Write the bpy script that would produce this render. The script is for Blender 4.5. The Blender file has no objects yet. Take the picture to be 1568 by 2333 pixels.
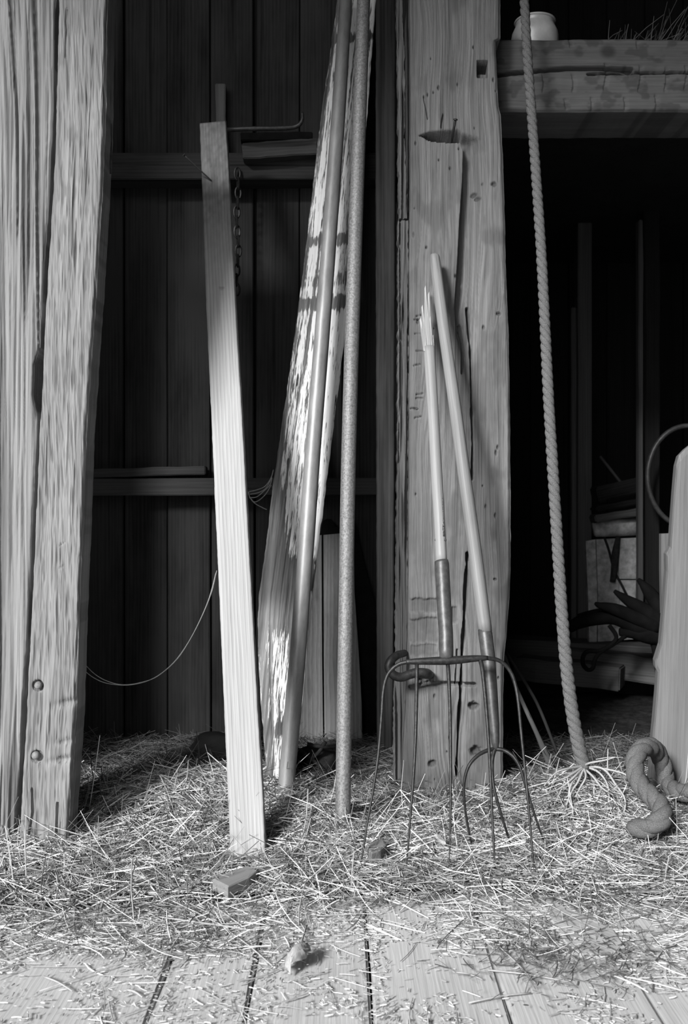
import bpy, bmesh, math, random
import numpy as np
from mathutils import Vector, Matrix

# ------------------------------------------------------------------ camera, sky, sun, exposure
S = bpy.context.scene
COL = S.collection
W, H_IMG = 1568, 2333
LENS = 35.0
F = LENS / 36.0 * H_IMG           # focal length in pixels
CX, CY, EYE = W / 2, H_IMG / 2, 0.85

cam_d = bpy.data.cameras.new('camera')
cam_d.lens = LENS; cam_d.sensor_fit = 'VERTICAL'; cam_d.sensor_height = 36; cam_d.sensor_width = 24.2
cam_d.clip_start = 0.02
cam_d.dof.use_dof = True; cam_d.dof.focus_distance = 2.45; cam_d.dof.aperture_fstop = 6.3
cam = bpy.data.objects.new('camera', cam_d); COL.objects.link(cam)
cam.location = (0, 0, EYE); cam.rotation_euler = (math.pi / 2, 0, 0)
S.camera = cam

world = bpy.data.worlds.new('hazy_sky'); S.world = world
world.use_nodes = True
bgn = world.node_tree.nodes['Background']
bgn.inputs[0].default_value = (1, 1, 1, 1); bgn.inputs[1].default_value = 2.2

SUN_AZ, SUN_EL = 31.0, 28.0       # degrees left of the view axis (behind the camera) and above the horizon
sun_d = bpy.data.lights.new('hazy_sun', 'SUN'); sun_d.energy = 5.4; sun_d.angle = math.radians(13)
sun = bpy.data.objects.new('hazy_sun', sun_d); COL.objects.link(sun)
_a, _e = math.radians(SUN_AZ), math.radians(SUN_EL)
to_sun = Vector((-math.sin(_a) * math.cos(_e), -math.cos(_a) * math.cos(_e), math.sin(_e)))
sun.rotation_euler = to_sun.to_track_quat('Z', 'Y').to_euler(); sun.location = to_sun * 9

# the wide wagon door behind the camera, more to one side: all the light comes in through it
CEIL = 4.9
DOOR_X0, DOOR_X1, DOOR_TOP, FRONT_Y, SIDE_X = -4.3, -0.2, 4.70, -1.6, -4.5
por_d = bpy.data.lights.new('wagon_door_portal', 'AREA'); por_d.shape = 'RECTANGLE'; por_d.size = DOOR_X1 - DOOR_X0; por_d.size_y = DOOR_TOP; por_d.cycles.is_portal = True
por = bpy.data.objects.new('wagon_door_portal', por_d); COL.objects.link(por)
por.location = ((DOOR_X0 + DOOR_X1) / 2, FRONT_Y - .15, DOOR_TOP / 2); por.rotation_euler = (math.radians(90), 0, 0)

vs = S.view_settings
vs.view_transform = 'Standard'; vs.look = 'None'; vs.exposure = 0.0; vs.gamma = 1.0; vs.use_curve_mapping = False

# ------------------------------------------------------------------ helpers
random.seed(4); rng = np.random.default_rng(7)
_T = rng.random(4096); _P = rng.permutation(4096)

def vnoise(x, y, seed=0):
    x = np.asarray(x, float); y = np.asarray(y, float)
    xi = np.floor(x).astype(np.int64); yi = np.floor(y).astype(np.int64)
    fx = x - xi; fy = y - yi; fx = fx * fx * (3 - 2 * fx); fy = fy * fy * (3 - 2 * fy)
    h = lambda a, b: _T[(_P[(_P[(a + seed * 17) & 4095] + b) & 4095])]
    return (h(xi, yi) * (1 - fx) + h(xi + 1, yi) * fx) * (1 - fy) + (h(xi, yi + 1) * (1 - fx) + h(xi + 1, yi + 1) * fx) * fy

def fbm(x, y, seed=0, oct=3):
    v = 0; a = .5; t = 0
    for k in range(oct):
        v = v + a * vnoise(x * 2 ** k, y * 2 ** k, seed + k * 5); t += a; a *= .5
    return v / t

def sstep(a, b, x):
    t = np.clip((x - a) / (b - a), 0, 1); return t * t * (3 - 2 * t)

def at(px, py, Y):
    """the point of the barn that stands Y metres in front of the camera along this line of sight"""
    return Vector(((px - CX) / F * Y, Y, EYE - (py - CY) / F * Y))

class Tilt:
    """a plane leaning back: given its distance at two heights, its distance at any other"""
    def __init__(s, p1, Y1, p2, Y2):
        z1 = EYE - (p1 - CY) / F * Y1; z2 = EYE - (p2 - CY) / F * Y2
        s.b = (Y2 - Y1) / (z2 - z1); s.a = Y1 - s.b * z1
    def __call__(s, py):
        return (s.a + s.b * EYE) / (1 + s.b * (np.asarray(py, float) - CY) / F)

def tag(o, label=None, cat=None, group=None, kind=None):
    if label: o['label'] = label
    if cat: o['category'] = cat
    if group: o['group'] = group
    if kind: o['kind'] = kind
    return o

def empty(name, loc, parent=None):
    o = bpy.data.objects.new(name, None); COL.objects.link(o); o.location = loc
    o.empty_display_size = .05
    if parent: adopt(o, parent)
    return o

def mworld(o):
    m = o.matrix_basis.copy()
    p = o.parent
    while p is not None:
        m = p.matrix_basis @ m; p = p.parent
    return m

def adopt(o, parent):
    """parent o while keeping it where it stands"""
    m = mworld(parent).inverted() @ o.matrix_basis
    o.parent = parent; o.matrix_parent_inverse = Matrix(); o.matrix_basis = m

def link_mesh(name, me, mat, parent=None, matrix=None):
    o = bpy.data.objects.new(name, me); COL.objects.link(o)
    if mat is not None and not me.materials: me.materials.append(mat)
    if matrix is not None: o.matrix_basis = matrix
    if parent is not None: adopt(o, parent)
    return o

def frame_from(origin, zdir, xhint=Vector((1, 0, 0))):
    z = Vector(zdir).normalized(); x = (xhint - z * xhint.dot(z)).normalized(); y = z.cross(x)
    m = Matrix((x, y, z)).transposed().to_4x4(); m.translation = origin
    return m

def mesh_np(name, V, quads, smooth=False):
    """V (n,3), quads (m,4) int arrays; a repeated last index means a triangle"""
    me = bpy.data.meshes.new(name)
    V = np.ascontiguousarray(V, dtype=np.float32); Q = np.ascontiguousarray(quads, dtype=np.int32)
    k = Q.shape[1]
    me.vertices.add(len(V)); me.vertices.foreach_set('co', V.ravel())
    me.loops.add(Q.size); me.loops.foreach_set('vertex_index', Q.ravel())
    me.polygons.add(len(Q)); me.polygons.foreach_set('loop_start', np.arange(0, Q.size, k, dtype=np.int32))
    me.polygons.foreach_set('use_smooth', np.full(len(Q), bool(smooth)))
    me.update(calc_edges=True)
    return me

def mesh_py(name, verts, faces, mat, parent=None, matrix=None, smooth=False, world=True):
    """verts in barn coordinates; the object gets the frame 'matrix' and local verts"""
    me = bpy.data.meshes.new(name)
    if matrix is not None and world:
        inv = matrix.inverted(); verts = [inv @ Vector(v) for v in verts]
    me.from_pydata([tuple(v) for v in verts], [], faces)
    bm = bmesh.new(); bm.from_mesh(me); bmesh.ops.recalc_face_normals(bm, faces=bm.faces); bm.to_mesh(me); bm.free()
    if smooth: me.polygons.foreach_set('use_smooth', np.ones(len(me.polygons), bool))
    me.update()
    return link_mesh(name, me, mat, parent, matrix)

def relief(name, PX, PY, YY, disp, thick, mat, parent=None, attrs=None, back_dir=(0, 1, 0), end_round=0):
    """a timber whose seen face is a carved grid [rows, cols]; rows run along the grain. disp: metres towards the viewer"""
    R, C = PX.shape
    X = (PX - CX) / F * YY; Z = EYE - (PY - CY) / F * YY
    P = np.stack([X, YY, Z], -1)
    a = Vector(P[0, C // 2]); b = Vector(P[-1, C // 2])
    horizontal = abs(a.x - b.x) > abs(a.z - b.z)
    if (a.z > b.z and not horizontal): base, axis = b, (a - b)
    else: base, axis = a, (b - a)
    M = frame_from(base, axis, Vector((1, 0, 0)) if not horizontal else Vector((0, 0, 1)))
    bd = np.array(back_dir, float); bd /= np.linalg.norm(bd)
    Pf = P - disp[..., None] * bd
    BL = P[:, 0] + bd * thick; BR = P[:, -1] + bd * thick
    V = np.concatenate([Pf.reshape(-1, 3), BL, BR])
    inv = np.array(M.inverted())
    V = V @ inv[:3, :3].T + inv[:3, 3]
    idx = np.arange(R * C).reshape(R, C)
    q = np.stack([idx[:-1, :-1], idx[:-1, 1:], idx[1:, 1:], idx[1:, :-1]], -1).reshape(-1, 4)
    l0 = R * C; r0 = l0 + R; n = np.arange(R - 1)
    ql = np.stack([idx[:-1, 0], idx[1:, 0], l0 + n + 1, l0 + n], -1)
    qr = np.stack([idx[:-1, -1], r0 + n, r0 + n + 1, idx[1:, -1]], -1)
    qb = np.stack([l0 + n, l0 + n + 1, r0 + n + 1, r0 + n], -1)
    # the two ends: strips fanned from the back edge
    def cap(row, lb, rb):
        out = []
        h = C // 2
        for i in range(C - 1): out.append((idx[row, i], idx[row, i + 1], lb if i < h else rb, lb if i < h else rb))
        out.append((idx[row, h], rb, lb, lb))
        return out
    tri = cap(0, l0, r0) + cap(R - 1, l0 + R - 1, r0 + R - 1)
    me = bpy.data.meshes.new(name)
    Q = np.concatenate([q, ql, qr, qb])
    T3 = np.array([t[:3] for t in tri])
    loops = np.concatenate([Q.ravel(), T3.ravel()]).astype(np.int32)
    starts = np.concatenate([np.arange(len(Q)) * 4, len(Q) * 4 + np.arange(len(T3)) * 3]).astype(np.int32)
    me.vertices.add(len(V)); me.vertices.foreach_set('co', V.astype(np.float32).ravel())
    me.loops.add(len(loops)); me.loops.foreach_set('vertex_index', loops)
    me.polygons.add(len(starts)); me.polygons.foreach_set('loop_start', starts)
    sm = np.zeros(len(starts), bool); sm[:len(q)] = True
    me.polygons.foreach_set('use_smooth', sm)
    me.update(calc_edges=True)
    for k, v in (attrs or {}).items():
        at_ = me.attributes.new(k, 'FLOAT', 'POINT')
        full = np.zeros(len(V), np.float32); full[:R * C] = v.ravel()
        full[l0:l0 + R] = v[:, 0]; full[r0:] = v[:, -1]
        at_.data.foreach_set('value', full)
    return link_mesh(name, me, mat, parent, M)

def grid_from(rows, R, C, Yf, jit=0, jf=9.0, seed=1):
    """rows: (py, pxLeft, pxRight) down the timber -> PX, PY, YY grids, edges made uneven by jit pixels"""
    rows = np.array(rows, float)
    py = np.linspace(rows[0, 0], rows[-1, 0], R)
    L = np.interp(py, rows[:, 0], rows[:, 1]); Rr = np.interp(py, rows[:, 0], rows[:, 2])
    if jit:
        L = L + jit * (fbm(py / 100 * jf, py * 0 + 3, seed, 4) - .5) * 2
        Rr = Rr + jit * (fbm(py / 100 * jf, py * 0 + 9, seed + 3, 4) - .5) * 2
    u = np.linspace(0, 1, C)
    PX = L[:, None] * (1 - u) + Rr[:, None] * u
    PY = np.repeat(py[:, None], C, 1)
    YY = Yf(PY) if callable(Yf) else np.full_like(PX, Yf)
    return PX, PY, YY

def seg_dist(PX, PY, pts):
    d = np.full(PX.shape, 1e9)
    for (x0, y0), (x1, y1) in zip(pts[:-1], pts[1:]):
        dx, dy = x1 - x0, y1 - y0; L2 = dx * dx + dy * dy
        t = np.clip(((PX - x0) * dx + (PY - y0) * dy) / L2, 0, 1)
        d = np.minimum(d, np.hypot(PX - x0 - t * dx, PY - y0 - t * dy))
    return d

def groove(PX, PY, pts, w, depth, seed=2):
    d = seg_dist(PX, PY, pts)
    ww = w * (.55 + .9 * vnoise(PY / 23, PX * 0 + 1, seed))
    return -depth * (1 - sstep(ww * .45, ww, d))

def edge_round(C, r, width=.06):
    u = np.linspace(0, 1, C); e = np.minimum(u, 1 - u)
    return -r * (1 - sstep(0, width, e)) ** 2

def tube(points, radii, n=10, closed_ends=True):
    P = [Vector(p) for p in points]; k = len(P)
    if not hasattr(radii, '__len__'): radii = [radii] * k
    tang = [(P[min(i + 1, k - 1)] - P[max(i - 1, 0)]).normalized() for i in range(k)]
    ref = Vector((0, 1, 0)) if abs(tang[0].y) < .9 else Vector((1, 0, 0))
    nrm = (ref - tang[0] * ref.dot(tang[0])).normalized()
    V, Fc = [], []
    for i in range(k):
        nrm = (nrm - tang[i] * nrm.dot(tang[i])).normalized(); b = tang[i].cross(nrm)
        for j in range(n):
            a = 2 * math.pi * j / n
            V.append(P[i] + (nrm * math.cos(a) + b * math.sin(a)) * radii[i])
    for i in range(k - 1):
        for j in range(n):
            Fc.append((i * n + j, i * n + (j + 1) % n, (i + 1) * n + (j + 1) % n, (i + 1) * n + j))
    if closed_ends:
        Fc.append(tuple(range(n - 1, -1, -1))); Fc.append(tuple((k - 1) * n + j for j in range(n)))
    return V, Fc

def catmull(pts, m=8):
    P = [Vector(p) for p in pts]; P = [P[0] * 2 - P[1]] + P + [P[-1] * 2 - P[-2]]
    out = []
    for i in range(1, len(P) - 2):
        for s in range(m):
            t = s / m
            out.append(.5 * ((2 * P[i]) + (-P[i - 1] + P[i + 1]) * t + (2 * P[i - 1] - 5 * P[i] + 4 * P[i + 1] - P[i + 2]) * t * t
                             + (-P[i - 1] + 3 * P[i] - 3 * P[i + 1] + P[i + 2]) * t ** 3))
    out.append(P[-2]); return out

def tube_obj(name, pts, radii, mat, parent=None, n=10, smooth=True, m=0):
    if m: 
        k = len(pts); 
        if hasattr(radii, '__len__'):
            rr = np.interp(np.linspace(0, k - 1, (k - 1) * m + 1), np.arange(k), radii); radii = list(rr)
        pts = catmull(pts, m)
    V, Fc = tube(pts, radii, n)
    P = [Vector(p) for p in pts]
    M = frame_from(P[0], P[-1] - P[0] if (P[-1] - P[0]).length > 1e-4 else Vector((0, 0, 1)),
                   Vector((1, 0, 0)) if abs((P[-1] - P[0]).normalized().x) < .9 else Vector((0, 0, 1)))
    return mesh_py(name, V, Fc, mat, parent, M, smooth)

def chamfer_box(sx, sy, sz, c):
    """a box with its 12 edges cut, centred in x and y, from z=0 to sz"""
    bm = bmesh.new(); bmesh.ops.create_cube(bm, size=1)
    for v in bm.verts: v.co = Vector((v.co.x * sx, v.co.y * sy, (v.co.z + .5) * sz))
    bmesh.ops.bevel(bm, geom=bm.edges[:], offset=c, segments=1, affect='EDGES')
    me = bpy.data.meshes.new('board'); bm.to_mesh(me); bm.free()
    return me

def rough_box(name, sx, sy, sz, mat, parent=None, matrix=None, c=.004, cuts=6, jit=.002, seed=0):
    """a sawn board: chamfered, cut along its length and knocked slightly out of true"""
    bm = bmesh.new(); bmesh.ops.create_cube(bm, size=1)
    for v in bm.verts: v.co = Vector((v.co.x * sx, v.co.y * sy, (v.co.z + .5) * sz))
    le = [e for e in bm.edges if abs(e.verts[0].co.z - e.verts[1].co.z) > sz * .5]
    bmesh.ops.subdivide_edges(bm, edges=le, cuts=cuts)
    r = random.Random(seed)
    for v in bm.verts: v.co += Vector((r.uniform(-jit, jit), r.uniform(-jit, jit), r.uniform(-jit, jit)))
    ed = [e for e in bm.edges if len(e.link_faces) == 2 and e.calc_face_angle(0) > .8]
    bmesh.ops.bevel(bm, geom=ed, offset=c, segments=2, affect='EDGES')
    me = bpy.data.meshes.new(name); bm.to_mesh(me); bm.free()
    return link_mesh(name, me, mat, parent, matrix)

def lathe(name, prof, mat, parent=None, loc=(0, 0, 0), n=40, smooth=True):
    V, Fc = [], []; k = len(prof)
    for (r, z) in prof:
        for j in range(n):
            a = 2 * math.pi * j / n; V.append((r * math.cos(a), r * math.sin(a), z))
    for i in range(k - 1):
        for j in range(n): Fc.append((i * n + j, i * n + (j + 1) % n, (i + 1) * n + (j + 1) % n, (i + 1) * n + j))
    if prof[0][0] > 1e-5: Fc.append(tuple(range(n - 1, -1, -1)))
    return mesh_py(name, V, Fc, mat, parent, Matrix.Translation(loc), smooth, world=False)

# ------------------------------------------------------------------ materials (black-and-white film: greys only)
def g(v): return (v, v, v, 1)

class Nodes:
    def __init__(s, name):
        s.m = bpy.data.materials.new(name); s.m.use_nodes = True; s.t = s.m.node_tree
        s.b = s.t.nodes['Principled BSDF']; s.b.inputs['Specular IOR Level'].default_value = .25
    def n(s, kind, **kw):
        x = s.t.nodes.new(kind)
        for k, v in kw.items(): setattr(x, k, v)
        return x
    def l(s, a, b): s.t.links.new(a, b)
    def coords(s, rand=True):
        tc = s.n('ShaderNodeTexCoord')
        if not rand: return tc.outputs['Object']
        oi = s.n('ShaderNodeObjectInfo'); mu = s.n('ShaderNodeMath', operation='MULTIPLY'); mu.inputs[1].default_value = 37.0
        s.l(oi.outputs['Random'], mu.inputs[0])
        ad = s.n('ShaderNodeVectorMath', operation='ADD'); s.l(tc.outputs['Object'], ad.inputs[0]); s.l(mu.outputs[0], ad.inputs[1])
        return ad.outputs[0]
    def noise(s, vec, scale, detail=4, rough=.55, dist=0.0, out='Fac'):
        mp = s.n('ShaderNodeMapping'); mp.inputs['Scale'].default_value = scale; s.l(vec, mp.inputs['Vector'])
        nz = s.n('ShaderNodeTexNoise'); nz.inputs['Scale'].default_value = 1; nz.inputs['Detail'].default_value = detail
        nz.inputs['Roughness'].default_value = rough; nz.inputs['Distortion'].default_value = dist
        s.l(mp.outputs[0], nz.inputs['Vector']); return nz.outputs[out]
    def ramp(s, fac, stops):
        r = s.n('ShaderNodeValToRGB'); e = r.color_ramp.elements
        while len(e) < len(stops): e.new(.5)
        for i, (p, v) in enumerate(stops): e[i].position = p; e[i].color = g(v)
        s.l(fac, r.inputs[0]); return r.outputs[0]
    def math(s, op, a, b=None, clamp=False):
        x = s.n('ShaderNodeMath', operation=op); x.use_clamp = clamp
        for i, v in enumerate((a, b)):
            if v is None: continue
            if isinstance(v, (int, float)): x.inputs[i].default_value = v
            else: s.l(v, x.inputs[i])
        return x.outputs[0]
    def mix(s, fac, a, b):
        x = s.n('ShaderNodeMix', data_type='RGBA')
        for k, v in ((0, fac), (6, a), (7, b)):
            if isinstance(v, (int, float)): x.inputs[k].default_value = v if k == 0 else g(v)
            else: s.l(v, x.inputs[k])
        return x.outputs[2]
    def attr(s, name):
        a = s.n('ShaderNodeAttribute'); a.attribute_name = name; return a.outputs['Fac']
    def finish(s, color=None, rough=.85, height=None, bump=.3, dist=.004, metallic=0.0):
        if color is not None:
            if isinstance(color, (int, float)): s.b.inputs['Base Color'].default_value = g(color)
            else: s.l(color, s.b.inputs['Base Color'])
        if isinstance(rough, (int, float)): s.b.inputs['Roughness'].default_value = rough
        else: s.l(rough, s.b.inputs['Roughness'])
        s.b.inputs['Metallic'].default_value = metallic
        if height is not None:
            bp = s.n('ShaderNodeBump'); bp.inputs['Strength'].default_value = bump; bp.inputs['Distance'].default_value = dist
            s.l(height, bp.inputs['Height']); s.l(bp.outputs[0], s.b.inputs['Normal'])
        return s.m

def wood(name, lo, hi, gs=1.0, bump=.5, ring=.35, crack=.5, fine=1.0, rough=.85, blotch=.5, ring_scale=26, stain=False, dist=.004, rdist=5.0):
    s = Nodes(name); v = s.coords()
    A = s.noise(v, (30 * gs, 30 * gs, 1.3 * gs), 5, .6)
    B = s.noise(v, (210 * fine, 210 * fine, 6 * fine), 3, .6)
    Cn = s.noise(v, (5, 5, 2.2), 4, .6)
    mp = s.n('ShaderNodeMapping'); mp.inputs['Scale'].default_value = (1, .6, .10); s.l(v, mp.inputs['Vector'])
    wv = s.n('ShaderNodeTexWave', wave_type='BANDS', bands_direction='X', wave_profile='SAW')
    wv.inputs['Scale'].default_value = ring_scale; wv.inputs['Distortion'].default_value = rdist
    wv.inputs['Detail'].default_value = 2; wv.inputs['Detail Scale'].default_value = .9
    s.l(mp.outputs[0], wv.inputs['Vector'])
    D = s.noise(v, (75 * gs, 75 * gs, 1.6 * gs), 2, .5)
    crk = s.ramp(D, [(.30, 0), (.37, 1)])
    mixv = s.math('ADD', s.math('MULTIPLY', A, .5), s.math('MULTIPLY', B, .35))
    mixv = s.math('ADD', mixv, s.math('MULTIPLY', wv.outputs['Fac'], ring * .5))
    mixv = s.math('ADD', mixv, s.math('MULTIPLY', Cn, blotch * .5))
    norm = .425 + ring * .25 + blotch * .25
    c = s.ramp(mixv, [(max(0, norm - .24), lo), (min(1, norm + .22), hi)])
    dark = s.math('SUBTRACT', 1.0, s.math('MULTIPLY', s.math('SUBTRACT', 1.0, crk), crack))
    mul = s.n('ShaderNodeMix', data_type='RGBA', blend_type='MULTIPLY'); mul.inputs[0].default_value = 1
    s.l(c, mul.inputs[6]); s.l(dark, mul.inputs[7]); c = mul.outputs[2]
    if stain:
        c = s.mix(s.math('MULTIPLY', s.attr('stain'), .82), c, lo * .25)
    hgt = s.math('ADD', s.math('MULTIPLY', B, .5), s.math('MULTIPLY', A, .5))
    hgt = s.math('ADD', hgt, s.math('MULTIPLY', wv.outputs['Fac'], ring * .6))
    hgt = s.math('ADD', hgt, s.math('MULTIPLY', crk, .5 * crack))
    return s.finish(c, rough, hgt, bump, dist)

def plain(name, lo, hi, scale=30, rough=.7, bump=.2, metallic=0.0, detail=5, dist=.003, spec=.3, stretch=1.0):
    s = Nodes(name); v = s.coords(); s.b.inputs['Specular IOR Level'].default_value = spec
    A = s.noise(v, (scale, scale, scale * stretch), detail, .65)
    c = s.ramp(A, [(.3, lo), (.7, hi)])
    return s.finish(c, rough, A, bump, dist, metallic)

M = {}
M['old_post'] = wood('weathered_grey_timber', .12, .36, 1.25, .95, .12, .6, .75, stain=True, blotch=.3)
M['mid_post'] = wood('brushed_pine_timber', .10, .26, .9, .6, .22, .25, .8, stain=True, blotch=.7, ring_scale=48, rdist=12)
M['new_board'] = wood('fresh_sawn_pine', .26, .49, .9, .5, .5, .3, .9, stain=True, blotch=.3, ring_scale=34, rdist=3)
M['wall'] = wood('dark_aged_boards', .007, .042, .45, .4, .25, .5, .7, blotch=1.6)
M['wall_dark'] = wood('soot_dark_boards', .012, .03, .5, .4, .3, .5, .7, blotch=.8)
M['girt'] = wood('dusty_girt_wood', .035, .08, .7, .4, .3, .3, .9)
M['panel_wood'] = wood('varnished_panel_wood', .16, .32, .6, .4, .6, .2, .9, ring_scale=24)
M['beam'] = wood('hewn_beam_wood', .07, .15, .8, .5, .2, .2, .9, blotch=.8)
M['floor'] = wood('worn_floor_planks', .42, .62, .8, .7, .5, .15, .9, ring_scale=36, blotch=.5, rdist=9)
M['bark'] = wood('ragged_bark_wood', .05, .16, 1.4, .9, .1, .8, .8)
M['offcut'] = wood('offcut_wood', .20, .30, 1, .4, .5, .1, 1)
M['smooth_wood'] = wood('smooth_grey_wood', .11, .22, 1.0, .35, .2, .1, 1.2, blotch=.6)
M['handle'] = wood('polished_ash_handle', .20, .38, 1.6, .25, .2, .15, 1.3, rough=.42, blotch=.5)
M['handle_old'] = wood('worn_ash_handle', .15, .33, 1.6, .3, .2, .2, 1.3, rough=.5, blotch=.6)
M['splinter'] = wood('raw_split_wood', .22, .55, 1.6, .4, .2, .3, 1.3)
M['iron'] = plain('dark_forged_iron', .02, .06, 90, .5, .25, .55, spec=.5)
M['socket'] = plain('painted_fork_socket', .06, .13, 60, .45, .15, .35, spec=.5)
M['pipe'] = plain('smooth_steel_pipe', .18, .32, 40, .45, .12, .15, spec=.5, stretch=.25)
M['pipe_rusty'] = plain('pitted_steel_pipe', .10, .30, 190, .55, .45, .3, spec=.5)
M['bolt'] = plain('rust_grey_bolt', .14, .30, 120, .7, .4)
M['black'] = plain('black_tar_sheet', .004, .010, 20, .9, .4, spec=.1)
M['cloth'] = plain('dark_sacking', .02, .05, 60, .9, .5, spec=.1)
M['stone'] = plain('dim_grey_stone', .07, .11, 14, .8, .3, spec=.2)
M['tin'] = plain('dull_tin', .5, .75, 16, .4, .1, .1, spec=.5)
M['leaf'] = plain('dry_leaf', .35, .55, 60, .7, .5, spec=.2)
M['twine'] = plain('pale_twine', .32, .58, 300, .8, .5)
M['thin_wire'] = plain('thin_wire', .07, .13, 300, .6, .2, .4)
M['rope'] = plain('hemp_rope', .085, .21, 420, .9, .9, detail=3, spec=.1, dist=.002)
M['bay_wood'] = wood('bay_dusty_wood', .08, .17, .7, .4, .3, .3, .9)
M['pale_panel'] = plain('flaking_pale_paint', .25, .78, 26, .8, .5, detail=8)
M['ground'] = plain('trodden_earth', .22, .32, 6, .95, .4, spec=.1)
M['ceiling'] = wood('roof_boards', .03, .07, .5, .4, .3, .4, .7)

def straw_mat(name, lo, hi):
    s = Nodes(name); ge = s.n('ShaderNodeNewGeometry')
    c = s.ramp(ge.outputs['Random Per Island'], [(0, lo), (.4, lo + (hi - lo) * .16), (.72, lo + (hi - lo) * .6), (1, hi)])
    return s.finish(c, .6)
M['straw'] = straw_mat('dry_straw', .08, .85)
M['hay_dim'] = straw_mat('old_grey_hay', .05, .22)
M['chaff'] = straw_mat('pale_chaff', .28, .75)
M['litter'] = plain('trodden_bay_litter', .015, .06, 40, .95, .9, spec=.05)
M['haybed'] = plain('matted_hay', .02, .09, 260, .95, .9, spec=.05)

def paint_mat():
    s = Nodes('peeling_white_paint'); v = s.coords(False)
    A = s.noise(v, (150, 150, 7), 5, .62); Bn = s.noise(v, (420, 420, 26), 3, .6); C2 = s.noise(v, (30, 30, 1.3), 5, .6)
    flake = s.math('ADD', s.math('MULTIPLY', A, .62), s.math('MULTIPLY', Bn, .38))
    flake = s.math('MULTIPLY_ADD', flake, 1.7); flake.node.inputs[2].default_value = -.35
    thr = s.math('ADD', s.math('MULTIPLY', s.attr('wear'), .62), .235)
    d = s.math('SUBTRACT', flake, thr)
    mask = s.math('MULTIPLY', d, 22.0, True)
    woodc = s.ramp(s.math('ADD', s.math('MULTIPLY', C2, .6), s.math('MULTIPLY', A, .4)), [(.38, .03), (.62, .30)])
    woodc = s.mix(s.math('MULTIPLY', s.attr('stain'), .8), woodc, .03)
    paint = s.ramp(C2, [(.3, .66), (.7, .88)])
    c = s.mix(mask, woodc, paint)
    h = s.math('ADD', s.math('MULTIPLY', mask, .6), s.math('MULTIPLY', A, .6))
    return s.finish(c, .75, h, .7, .003)
M['painted'] = paint_mat()

def stamp_mat():
    s = Nodes('worn_ink_stamp'); v = s.coords(False)
    A = s.noise(v, (420, 420, 330), 2, .5)
    c = s.ramp(A, [(.44, .06), (.56, .42)])
    return s.finish(c, .6)
M['stamp'] = stamp_mat()

# ------------------------------------------------------------------ the barn itself
WALL_Y, BAY_Y, PART_X = 3.47, 5.5, 0.30

def shell(name, x0, x1, y0, y1, z0, z1, mat):
    me = chamfer_box(x1 - x0, y1 - y0, z1 - z0, .002)
    o = link_mesh(name, me, mat, None, Matrix.Translation(((x0 + x1) / 2, (y0 + y1) / 2, z0)))
    tag(o, kind='structure'); return o

floor = shell('floor', SIDE_X, 3.4, FRONT_Y, BAY_Y + .1, -.12, -.045, M['wall_dark'])
ground = shell('ground', -24, 24, -24, 24, -.24, -.125, M['ground'])
ceiling = shell('ceiling', SIDE_X - .1, 3.4, FRONT_Y - .3, BAY_Y + .2, CEIL, CEIL + .1, M['ceiling'])
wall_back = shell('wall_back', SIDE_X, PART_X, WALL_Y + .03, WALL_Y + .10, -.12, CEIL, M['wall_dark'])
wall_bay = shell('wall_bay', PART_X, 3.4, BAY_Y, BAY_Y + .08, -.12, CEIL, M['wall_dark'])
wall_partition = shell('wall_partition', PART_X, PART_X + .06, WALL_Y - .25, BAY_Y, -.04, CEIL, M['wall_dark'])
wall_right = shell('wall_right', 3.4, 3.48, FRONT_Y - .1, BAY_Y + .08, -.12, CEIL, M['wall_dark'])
def wall_with_door(name, pieces, fix):
    bm = bmesh.new()
    for (a0, a1, z0, z1) in pieces:
        r = bmesh.ops.create_cube(bm, size=1)
        for v in r['verts']:
            t = a0 + (v.co.x + .5) * (a1 - a0); w_ = v.co.y * .1; z = z0 + (v.co.z + .5) * (z1 - z0)
            v.co = Vector((t, FRONT_Y - .05 + w_, z)) if fix == 'y' else Vector((SIDE_X - .05 + w_, t, z))
    me = bpy.data.meshes.new(name); bm.to_mesh(me); bm.free()
    return tag(link_mesh(name, me, M['wall_dark']), kind='structure')
wall_front = wall_with_door('wall_front', ((SIDE_X - .1, DOOR_X0, -.12, CEIL), (DOOR_X1, 3.5, -.12, CEIL), (DOOR_X0, DOOR_X1, DOOR_TOP, CEIL)), 'y')
wall_left = wall_with_door('wall_left', ((FRONT_Y, BAY_Y + .1, -.12, CEIL),), 'x')

# floor planks: they run away from the viewer
seams = [-4.45, -4.15, -3.88, -3.62, -3.36, -3.05, -2.74, -2.43, -2.12, -1.83, -1.53, -1.24, -.95, -.68, -.33, -.165, .048, .282, .535, .80, 1.08, 1.36, 1.66, 1.96, 2.26, 2.56, 2.86, 3.12, 3.38]
r_ = random.Random(3)
for i, (a, b) in enumerate(zip(seams[:-1], seams[1:])):
    gap = .004
    m = Matrix.Translation(((a + b) / 2, FRONT_Y + .02, r_.uniform(-.027, -.022))) @ Matrix.Rotation(math.radians(-90), 4, 'X')
    near = -.95 < a < 1.1
    o = rough_box('plank', b - a - gap, .045, BAY_Y - FRONT_Y - .06, M['floor'], None, m, .005, 30 if near else 4, .0022 if near else .001, i)
    adopt(o, floor)

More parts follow.
